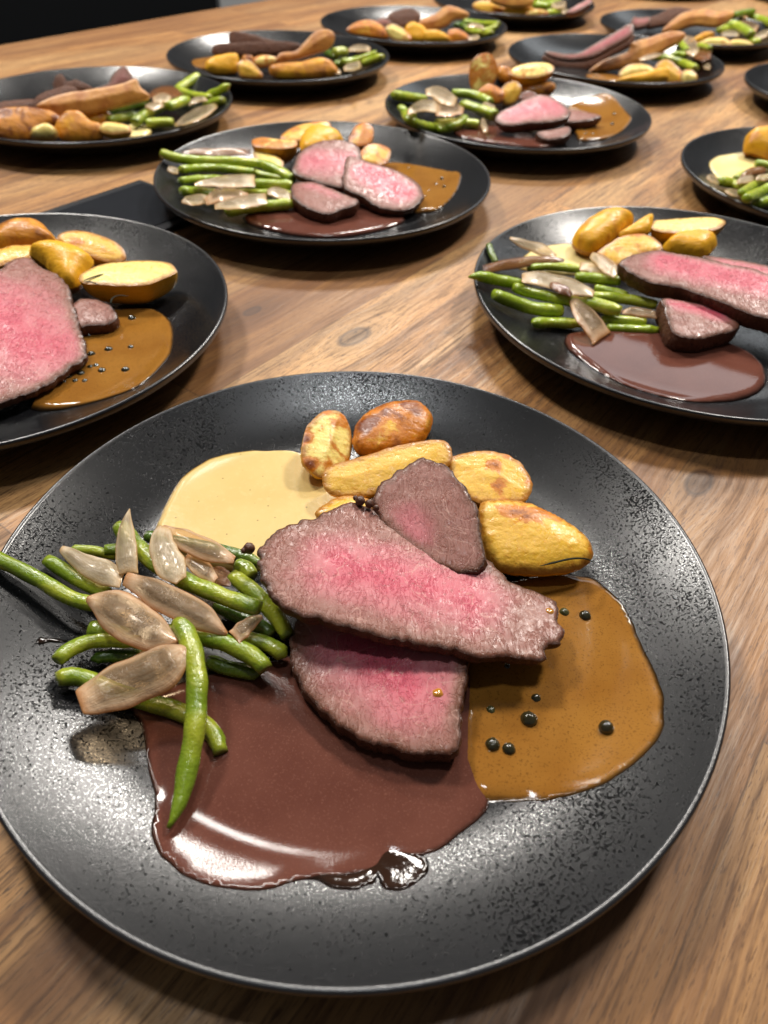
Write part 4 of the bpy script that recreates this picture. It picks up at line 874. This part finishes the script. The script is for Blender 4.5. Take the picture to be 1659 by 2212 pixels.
chunk('Q', [(655, 410), (680, 360), (740, 332), (800, 300), (880, 262), (960, 260), (1020, 288), (1080, 332), (1100, 365), (1060, 400), (960, 420), (840, 426), (730, 440)], .021, 16, .010, f'rosy pink steak slice on top at the centre of {PH}', 4, 'steak', seed=216, pink=((760, 360), (980, 330), .022, .9))
# plate 5
PH = 'the far left edge plate'
pool('L', [(820, 570), (900, 545), (980, 585), (960, 622), (850, 640), (780, 620)], .002, 'cream_light', f'small pale cream patch at the near edge of {PH}', 5, 'cream sauce', 'cream_sauce', step=SF)
chunk('L', [(600, 330), (700, 290), (730, 230), (800, 178), (845, 225), (862, 285), (780, 320), (680, 340)], .022, 50, .007, f'pale mauve steak slice pointing up at the back of {PH}', 5, 'steak', seed=220, pink=((740, 280), (800, 270), .015, .3))
chunk('L', [(350, 330), (358, 245), (400, 232), (440, 278), (500, 268), (605, 325), (560, 350), (450, 355)], .024, 55, .008, f'dark jagged steak crust at the back of {PH}', 5, 'steak', seed=222)
chunk('L', [(200, 440), (245, 370), (330, 335), (430, 305), (505, 335), (460, 385), (330, 430), (240, 455)], .017, 45, .010, f'brown steak slice left of the orange wedge on {PH}', 5, 'steak', seed=224)
chunk('L', [(-120, 450), (-40, 420), (100, 400), (220, 395), (240, 430), (120, 460), (-60, 480)], .012, 30, .008, f'dull pink steak slice at the left frame edge on {PH}', 5, 'steak', seed=225)
ordinal_set('bean', [('L', [(1140, 345), (1200, 300), (1285, 243)], 32, [.006, .012]), ('L', [(1150, 330), (1250, 368), (1365, 385)], 28, .009), ('L', [(1345, 372), (1420, 340), (1492, 298)], 28, [.005, .008], ('cut', 'tip')), ('L', [(1320, 445), (1380, 420), (1445, 400)], 32, .004), ('L', [(640, 485), (800, 445), (965, 410)], 42, .008, ('cut', 'cut'), 'bean_dark'),
    ('L', [(870, 545), (960, 485), (1085, 420)], 36, .009, ('cut', 'cut'), 'bean'), ('L', [(1090, 442), (1150, 420), (1215, 395)], 34, .014), ('L', [(945, 552), (1040, 545), (1125, 545)], 34, .006), ('L', [(700, 532), (820, 510), (900, 500)], 32, .006, ('cut', 'cut'), 'bean')], PH, 5, 'green beans on the far left plate')
ordinal_set('petal', [('L', [(965, 375), (1060, 345), (1120, 350), (1185, 378)], [16, 40, 40, 18], [.014], 'onion_brown'), ('L', [(990, 400), (1060, 385), (1110, 400)], [16, 34, 20], [.017]), ('L', [(1130, 565), (1250, 505), (1330, 470), (1405, 432)], [10, 34, 40, 14], [.007]), ('L', [(940, 440), (1000, 440), (1060, 430)], [10, 24, 14], [.015]), ('L', [(1220, 430), (1280, 400), (1340, 395)], [8, 18, 12], [.010])], PH, 5, 'onion pieces on the far left plate')
chunk('L', [(-100, 530), (0, 465), (130, 450), (280, 465), (372, 512), (385, 560), (300, 570), (200, 640), (0, 645), (-120, 640)], .014, 40, .016, f'large orange-brown potato at the left frame edge on {PH}', 5, 'skin', brown=.55, seed=226)
chunk('L', [(368, 590), (372, 550), (400, 505), (440, 475), (515, 478), (572, 530), (640, 555), (665, 620), (600, 648), (420, 652)], .013, 45, .012, f'lumpy browned potato in the middle front of {PH}', 5, 'skin', brown=.35, seed=228)
chunk('L', [(203, 605), (228, 572), (290, 553), (350, 578), (372, 622), (345, 655), (250, 660), (206, 640)], .012, 55, .007, f'small pale round potato in front on {PH}', 5, 'pale', up=.008, brown=-.3, seed=230)
chunk('L', [(650, 570), (690, 545), (770, 550), (832, 572), (835, 605), (740, 618), (665, 605)], .010, 25, .009, f'pale potato slice with dark skin below on {PH}', 5, 'pale', brown=.0, seed=232)
chunk('L', [(235, 440), (300, 395), (420, 355), (560, 335), (700, 312), (800, 290), (880, 262), (912, 320), (972, 372), (900, 402), (750, 440), (600, 480), (450, 492), (380, 502), (300, 465)], .024, 55, .007, f'long orange-brown wedge lying across {PH}', 5, 'wedge', seed=234)
chunk('L', [(560, 500), (620, 470), (700, 480), (720, 520), (660, 550), (590, 545)], .008, 40, .008, f'low pale onion-coloured potato piece under the wedge on {PH}', 5, 'flesh', brown=.2, seed=235)
# plate 6
PH = 'the fourth-row plate'
pool('M', [(245, 385), (330, 372), (420, 372), (500, 420), (420, 445), (300, 440), (255, 420)], .002, 'pepper_sauce', f'brown sauce patch at the left of {PH}', 6, 'pepper sauce', 'pepper_sauce', step=SF)
steak('M', [(500, 205), (600, 213), (760, 258), (850, 280), (700, 295), (505, 290)], plane_tilt(T('M', [(650, 255)]), .021, 6, 60, 0), .012, f'darker rear slice of the two stacked on {PH}', None, 6, step=SF, seed=240, face='crust')
steak('M', [(378, 315), (400, 290), (460, 278), (650, 272), (850, 268), (955, 288), (930, 325), (800, 348), (700, 352), (600, 362), (400, 355)], plane_tilt(T('M', [(660, 315)]), .015, 6, 62, 0), .016, f'front brown slice of the two stacked on {PH}', None, 6, step=SF, seed=242, face='crust')
ordinal_set('bean', [('M', [(1165, 345), (1200, 340), (1250, 335)], 36, .012, ('cut', 'cut'), 'bean'), ('M', [(1215, 402), (1320, 388), (1445, 345)], 24, .010), ('M', [(1355, 412), (1420, 390), (1482, 368)], 28, .006), ('M', [(1170, 415), (1210, 415), (1260, 405)], 26, .006, ('cut', 'cut'), 'bean'), ('M', [(1120, 340), (1150, 355), (1190, 370)], 26, .008, ('cut', 'cut'), 'bean_dark')], PH, 6, 'green beans on the fourth-row plate')
ordinal_set('petal', [('M', [(1260, 325), (1330, 310), (1405, 320)], [10, 24, 14], [.012]), ('M', [(1230, 448), (1285, 430), (1342, 415)], [12, 34, 24], [.009]), ('M', [(1150, 470), (1180, 465), (1215, 470)], [8, 18, 8], [.006])], PH, 6, 'onion pieces on the fourth-row plate')
chunk('M', [(345, 420), (355, 395), (410, 365), (522, 350), (545, 400), (535, 460), (430, 475), (355, 455)], .011, 52, .012, f'leftmost smooth yellow potato on {PH}', 6, 'skin', brown=-.2, seed=244)
chunk('M', [(650, 395), (670, 368), (720, 358), (785, 372), (785, 405), (720, 425), (665, 420)], .014, 45, .010, f'small pinkish potato slice in the middle of {PH}', 6, 'pale', brown=.2, seed=246)
chunk('M', [(570, 385), (590, 360), (640, 365), (650, 400), (620, 420), (580, 415)], .012, 45, .008, f'small brown potato bit between others on {PH}', 6, 'skin', brown=.7, seed=247)
chunk('M', [(545, 425), (575, 392), (620, 395), (660, 430), (698, 480), (680, 503), (580, 498), (552, 460)], .010, 50, .010, f'light yellow potato wedge in the front centre of {PH}', 6, 'flesh', brown=.0, seed=248)
chunk('M', [(768, 440), (800, 418), (880, 408), (960, 402), (1060, 378), (1130, 395), (1168, 440), (1170, 480), (1080, 495), (900, 500), (790, 490)], .011, 48, .012, f'long yellow potato at the near right of {PH}', 6, 'skin', brown=.25, seed=250)
chunk('M', [(788, 382), (830, 340), (920, 330), (980, 272), (1040, 212), (1110, 190), (1162, 208), (1172, 258), (1130, 312), (1030, 352), (900, 388), (805, 398)], .027, 60, .006, f'curved golden wedge rising at the right of {PH}', 6, 'wedge', seed=252)
# plate 7
PH = 'the topmost whole plate'
chunk('N', [(640, 150), (700, 92), (830, 65), (905, 100), (915, 145), (850, 200), (760, 210), (690, 180)], .020, 50, .012, f'dark brown steak heap at the back of {PH}', 7, 'steak', seed=260)
chunk('N', [(545, 185), (580, 150), (650, 150), (690, 190), (640, 215), (570, 215)], .014, 50, .008, f'small mauve steak piece at the left back of {PH}', 7, 'steak', seed=261, pink=((590, 180), (650, 185), .01, .3))
ordinal_set('bean', [('N', [(1270, 175), (1400, 190), (1550, 195)], 26, .010), ('N', [(1290, 235), (1400, 262), (1545, 212)], 28, .008), ('N', [(1200, 205), (1240, 200), (1290, 225)], 24, .008, ('cut', 'cut'), 'bean_dark'), ('N', [(1340, 260), (1420, 275), (1500, 262)], 24, .005)], PH, 7, 'green beans on the topmost plate')
ordinal_set('petal', [('N', [(1300, 315), (1340, 308), (1395, 300)], [8, 18, 10], [.006]), ('N', [(1300, 212), (1360, 205), (1430, 225)], [8, 18, 10], [.013])], PH, 7, 'onion pieces on the topmost plate')
chunk('N', [(335, 245), (380, 200), (440, 172), (530, 170), (605, 215), (645, 255), (640, 300), (560, 295), (420, 275)], .010, 50, .012, f'tan potato furthest left on {PH}', 7, 'flesh', brown=.4, seed=262)
chunk('N', [(638, 235), (665, 205), (710, 202), (785, 242), (830, 300), (815, 332), (720, 325), (660, 280)], .010, 52, .010, f'pale cut potato second from left on {PH}', 7, 'pale', brown=.0, seed=264)
chunk('N', [(800, 225), (850, 182), (900, 195), (955, 235), (965, 330), (850, 330), (815, 290)], .011, 52, .012, f'yellow potato in the front centre of {PH}', 7, 'skin', brown=-.2, seed=266)
chunk('N', [(950, 262), (1040, 245), (1120, 280), (1155, 332), (1060, 336), (970, 332)], .008, 50, .010, f'low yellow potato right of the centre one on {PH}', 7, 'skin', brown=-.1, seed=268)
chunk('N', [(1150, 255), (1215, 238), (1290, 280), (1315, 325), (1240, 332), (1160, 328)], .009, 50, .010, f'browned potato beside the beans on {PH}', 7, 'flesh', brown=.5, seed=270)
chunk('N', [(903, 205), (925, 155), (1040, 112), (1100, 62), (1170, 48), (1300, 100), (1292, 132), (1190, 150), (1130, 200), (1040, 232), (940, 235)], .026, 58, .007, f'orange wedge resting on the potatoes of {PH}', 7, 'wedge', seed=272)
# plate 8
PH = 'the upper right plate'
pool('O', [(590, 440), (700, 440), (790, 455), (780, 478), (690, 478), (600, 462)], .002, 'pepper_sauce', f'thin brown sauce streak at the near edge of {PH}', 8, 'pepper sauce', 'pepper_sauce', step=SF)
chunk('O', [(330, 352), (352, 318), (420, 335), (540, 345), (640, 310), (740, 262), (860, 205), (862, 250), (840, 275), (740, 325), (640, 385), (540, 410), (420, 395)], .015, 55, .008, f'dark crusted lower steak slice on {PH}', 8, 'steak', seed=280)
chunk('O', [(345, 315), (370, 302), (520, 318), (640, 258), (760, 188), (850, 138), (868, 175), (850, 215), (740, 275), (640, 330), (520, 352), (420, 345)], .030, 40, .008, f'long mauve steak slice leaning up to the right on {PH}', 8, 'steak', seed=282, pink=((500, 330), (800, 190), .012, .7))
ordinal_set('bean', [('O', [(975, 330), (1060, 345), (1150, 372), (1232, 405)], 26, .014), ('O', [(1130, 240), (1150, 260), (1180, 300)], 20, .022), ('O', [(1250, 265), (1290, 275), (1320, 285)], 16, .022), ('O', [(1100, 320), (1140, 318), (1180, 325)], 18, .018)], PH, 8, 'green beans on the upper right plate')
ordinal_set('petal', [('O', [(1160, 222), (1195, 255), (1215, 290), (1240, 320)], [20, 44, 44, 20], [.024, .020]), ('O', [(1215, 330), (1260, 315), (1325, 320)], [20, 50, 30], [.017], 'onion_brown'), ('O', [(1280, 375), (1298, 390), (1318, 405)], [14, 22, 12], [.010]), ('O', [(900, 350), (980, 330), (1050, 310)], [8, 16, 8], [.022])], PH, 8, 'onion pieces on the upper right plate')
chunk('O', [(790, 430), (815, 400), (870, 378), (940, 382), (985, 410), (970, 438), (890, 455), (800, 462)], .012, 45, .010, f'pale round potato slice in front on {PH}', 8, 'pale', brown=.0, seed=284)
chunk('O', [(1000, 415), (1020, 370), (1070, 355), (1125, 398), (1155, 440), (1145, 482), (1050, 475)], .012, 52, .010, f'tallest yellow potato at the right front of {PH}', 8, 'flesh', brown=.0, seed=286)
chunk('O', [(768, 475), (830, 450), (920, 428), (1042, 400), (1060, 435), (1045, 475), (900, 488), (800, 485)], .008, 50, .010, f'flat yellow potato lowest on {PH}', 8, 'skin', brown=-.2, seed=288)
chunk('O', [(1148, 440), (1165, 418), (1200, 412), (1240, 445), (1225, 480), (1155, 488)], .009, 52, .008, f'small pale potato at the right end on {PH}', 8, 'pale', brown=-.2, seed=290)
chunk('O', [(600, 425), (690, 355), (830, 305), (860, 250), (950, 225), (1080, 185), (1165, 192), (1155, 230), (1050, 290), (950, 340), (830, 385), (720, 405)], .025, 50, .006, f'golden wedge across the middle of {PH}', 8, 'wedge', seed=292)
# plate 9
PH = 'the right edge plate'
pool('R', [(712, 1000), (740, 930), (800, 880), (900, 845), (1100, 820), (1300, 812), (1450, 860), (1659, 950), (1800, 1050), (1500, 1120), (1300, 1180), (1150, 1250), (1000, 1270), (870, 1250), (780, 1130)], .0022, 'cream_light', f'pale cream sauce pool on {PH}', 9, 'cream sauce', 'cream_sauce', step=.002)
potato('R', [(1258, 720), (1295, 560), (1400, 450), (1550, 400), (1800, 380), (2000, 500), (2000, 800), (1750, 950), (1550, 880), (1400, 820), (1265, 800)], .016, 40, 0, .014, f'round tan potato behind the cream on {PH}', 9, skin=True, up=.009, brown=.2, step=S2, seed=300)
ordinal_set('bean', [('R', [(880, 1275), (1050, 1310), (1240, 1390)], 90, .007), ('R', [(1230, 1470), (1400, 1360), (1680, 1210)], 75, .010), ('R', [(1310, 1560), (1500, 1470), (1750, 1350)], 90, .010), ('R', [(1450, 990), (1560, 1000), (1720, 1030)], 70, .008), ('R', [(1480, 1640), (1650, 1600), (1900, 1540)], 90, .005), ('R', [(1130, 1230), (1250, 1170), (1400, 1140)], 60, .006)], PH, 9, 'green beans on the right edge plate')
ordinal_set('petal', [('R', [(670, 1190), (760, 1250), (870, 1330)], [30, 50, 20], [.005]), ('R', [(1150, 1300), (1280, 1250), (1430, 1240)], [30, 70, 40], [.012]), ('R', [(1200, 1200), (1400, 1120), (1620, 1090)], [20, 60, 40], [.012], 'onion_brown'), ('R', [(950, 1430), (1150, 1490), (1330, 1530)], [20, 50, 30], [.005]), ('R', [(1450, 1250), (1550, 1230), (1700, 1220)], [20, 50, 30], [.014])], PH, 9, 'onion pieces on the right edge plate')
# plate 10
PH = 'the top edge plate'
chunk('G', [(1080, 30), (1120, 8), (1200, 5), (1260, 40), (1275, 75), (1180, 82), (1100, 60)], .010, 50, .010, f'left yellow potato on {PH}', 10, 'flesh', brown=.1, seed=310)
chunk('G', [(1280, 55), (1330, 35), (1400, 30), (1460, 55), (1470, 85), (1380, 92), (1290, 90)], .009, 50, .010, f'bright orange potato in the middle of {PH}', 10, 'skin', brown=-.3, seed=312)
chunk('G', [(1180, -20), (1300, -50), (1440, -40), (1465, 15), (1380, 40), (1240, 25)], .024, 55, .007, f'orange wedge cut by the frame on {PH}', 10, 'wedge', seed=314)
chunk('H', [(95, 95), (130, 65), (190, 62), (235, 85), (180, 100)], .008, 45, .006, f'pinkish potato bit near the beans of {PH}', 10, 'pale', brown=.2, seed=315)
ordinal_set('bean', [('H', [(145, 30), (220, 38), (300, 8)], 28, .010), ('H', [(150, 5), (230, 0), (300, -15)], 26, .014), ('H', [(225, 85), (270, 80), (330, 70)], 24, .006)], PH, 10, 'green beans on the top edge plate')
ordinal_set('petal', [('H', [(255, 35), (300, 25), (350, 30)], [14, 32, 16], [.012]), ('H', [(320, 78), (340, 72), (365, 70)], [8, 16, 8], [.008])], PH, 10, 'onion pieces on the top edge plate')
chunk('H', [(350, 80), (400, 45), (450, 15), (510, -10), (520, 18), (470, 52), (400, 85)], .014, 30, .008, f'pink steak strip at the right of {PH}', 10, 'steak', seed=316, pink=((380, 65), (490, 10), .02, .6))
# plate 11
PH = 'the top right corner plate'
chunk('O', [(855, 145), (865, 98), (900, 105), (965, 100), (960, 138), (900, 165)], .018, 45, .008, f'left pinkish end of the steak on {PH}', 11, 'steak', seed=320, pink=((880, 120), (940, 118), .012, .5))
chunk('O', [(940, 115), (1010, 85), (1070, 55), (1130, 42), (1215, 62), (1180, 95), (1100, 130), (1000, 150), (940, 160)], .020, 50, .010, f'dark mauve folded steak slice on {PH}', 11, 'steak', seed=322)
ordinal_set('bean', [('O', [(1450, 92), (1510, 78), (1572, 68)], 22, [.022, .024], ('cut', 'cut'), 'bean'), ('O', [(1395, 142), (1480, 155), (1562, 205)], 28, .014), ('O', [(1545, 100), (1620, 115), (1680, 140)], 24, .016), ('O', [(1545, 235), (1580, 245), (1615, 240)], 20, .006), ('O', [(1370, 180), (1420, 165), (1460, 170)], 22, .010)], PH, 11, 'green beans on the corner plate')
ordinal_set('petal', [('O', [(1575, 225), (1620, 205), (1670, 180)], [10, 22, 14], [.008]), ('O', [(1490, 125), (1550, 140), (1600, 170)], [14, 34, 22], [.013], 'onion'), ('O', [(1380, 205), (1430, 195), (1490, 205)], [10, 20, 10], [.008])], PH, 11, 'onion pieces on the corner plate')
chunk('O', [(1185, 250), (1230, 220), (1290, 190), (1340, 200), (1290, 240), (1220, 262)], .011, 45, .008, f'orange potato behind the pale one on {PH}', 11, 'skin', brown=.1, seed=324)
chunk('O', [(1248, 268), (1270, 240), (1320, 222), (1400, 222), (1432, 250), (1425, 272), (1330, 272)], .009, 42, .008, f'left pale yellow potato at the near edge of {PH}', 11, 'pale', brown=.0, seed=326)
chunk('O', [(1420, 272), (1440, 240), (1490, 232), (1545, 245), (1568, 272), (1490, 276)], .008, 42, .008, f'right pale yellow potato at the near edge of {PH}', 11, 'pale', brown=-.2, seed=328)
chunk('O', [(1035, 182), (1090, 125), (1170, 72), (1300, 55), (1360, 70), (1445, 62), (1450, 100), (1360, 150), (1220, 145), (1100, 185)], .026, 55, .007, f'long golden wedge on top of {PH}', 11, 'wedge', seed=330)
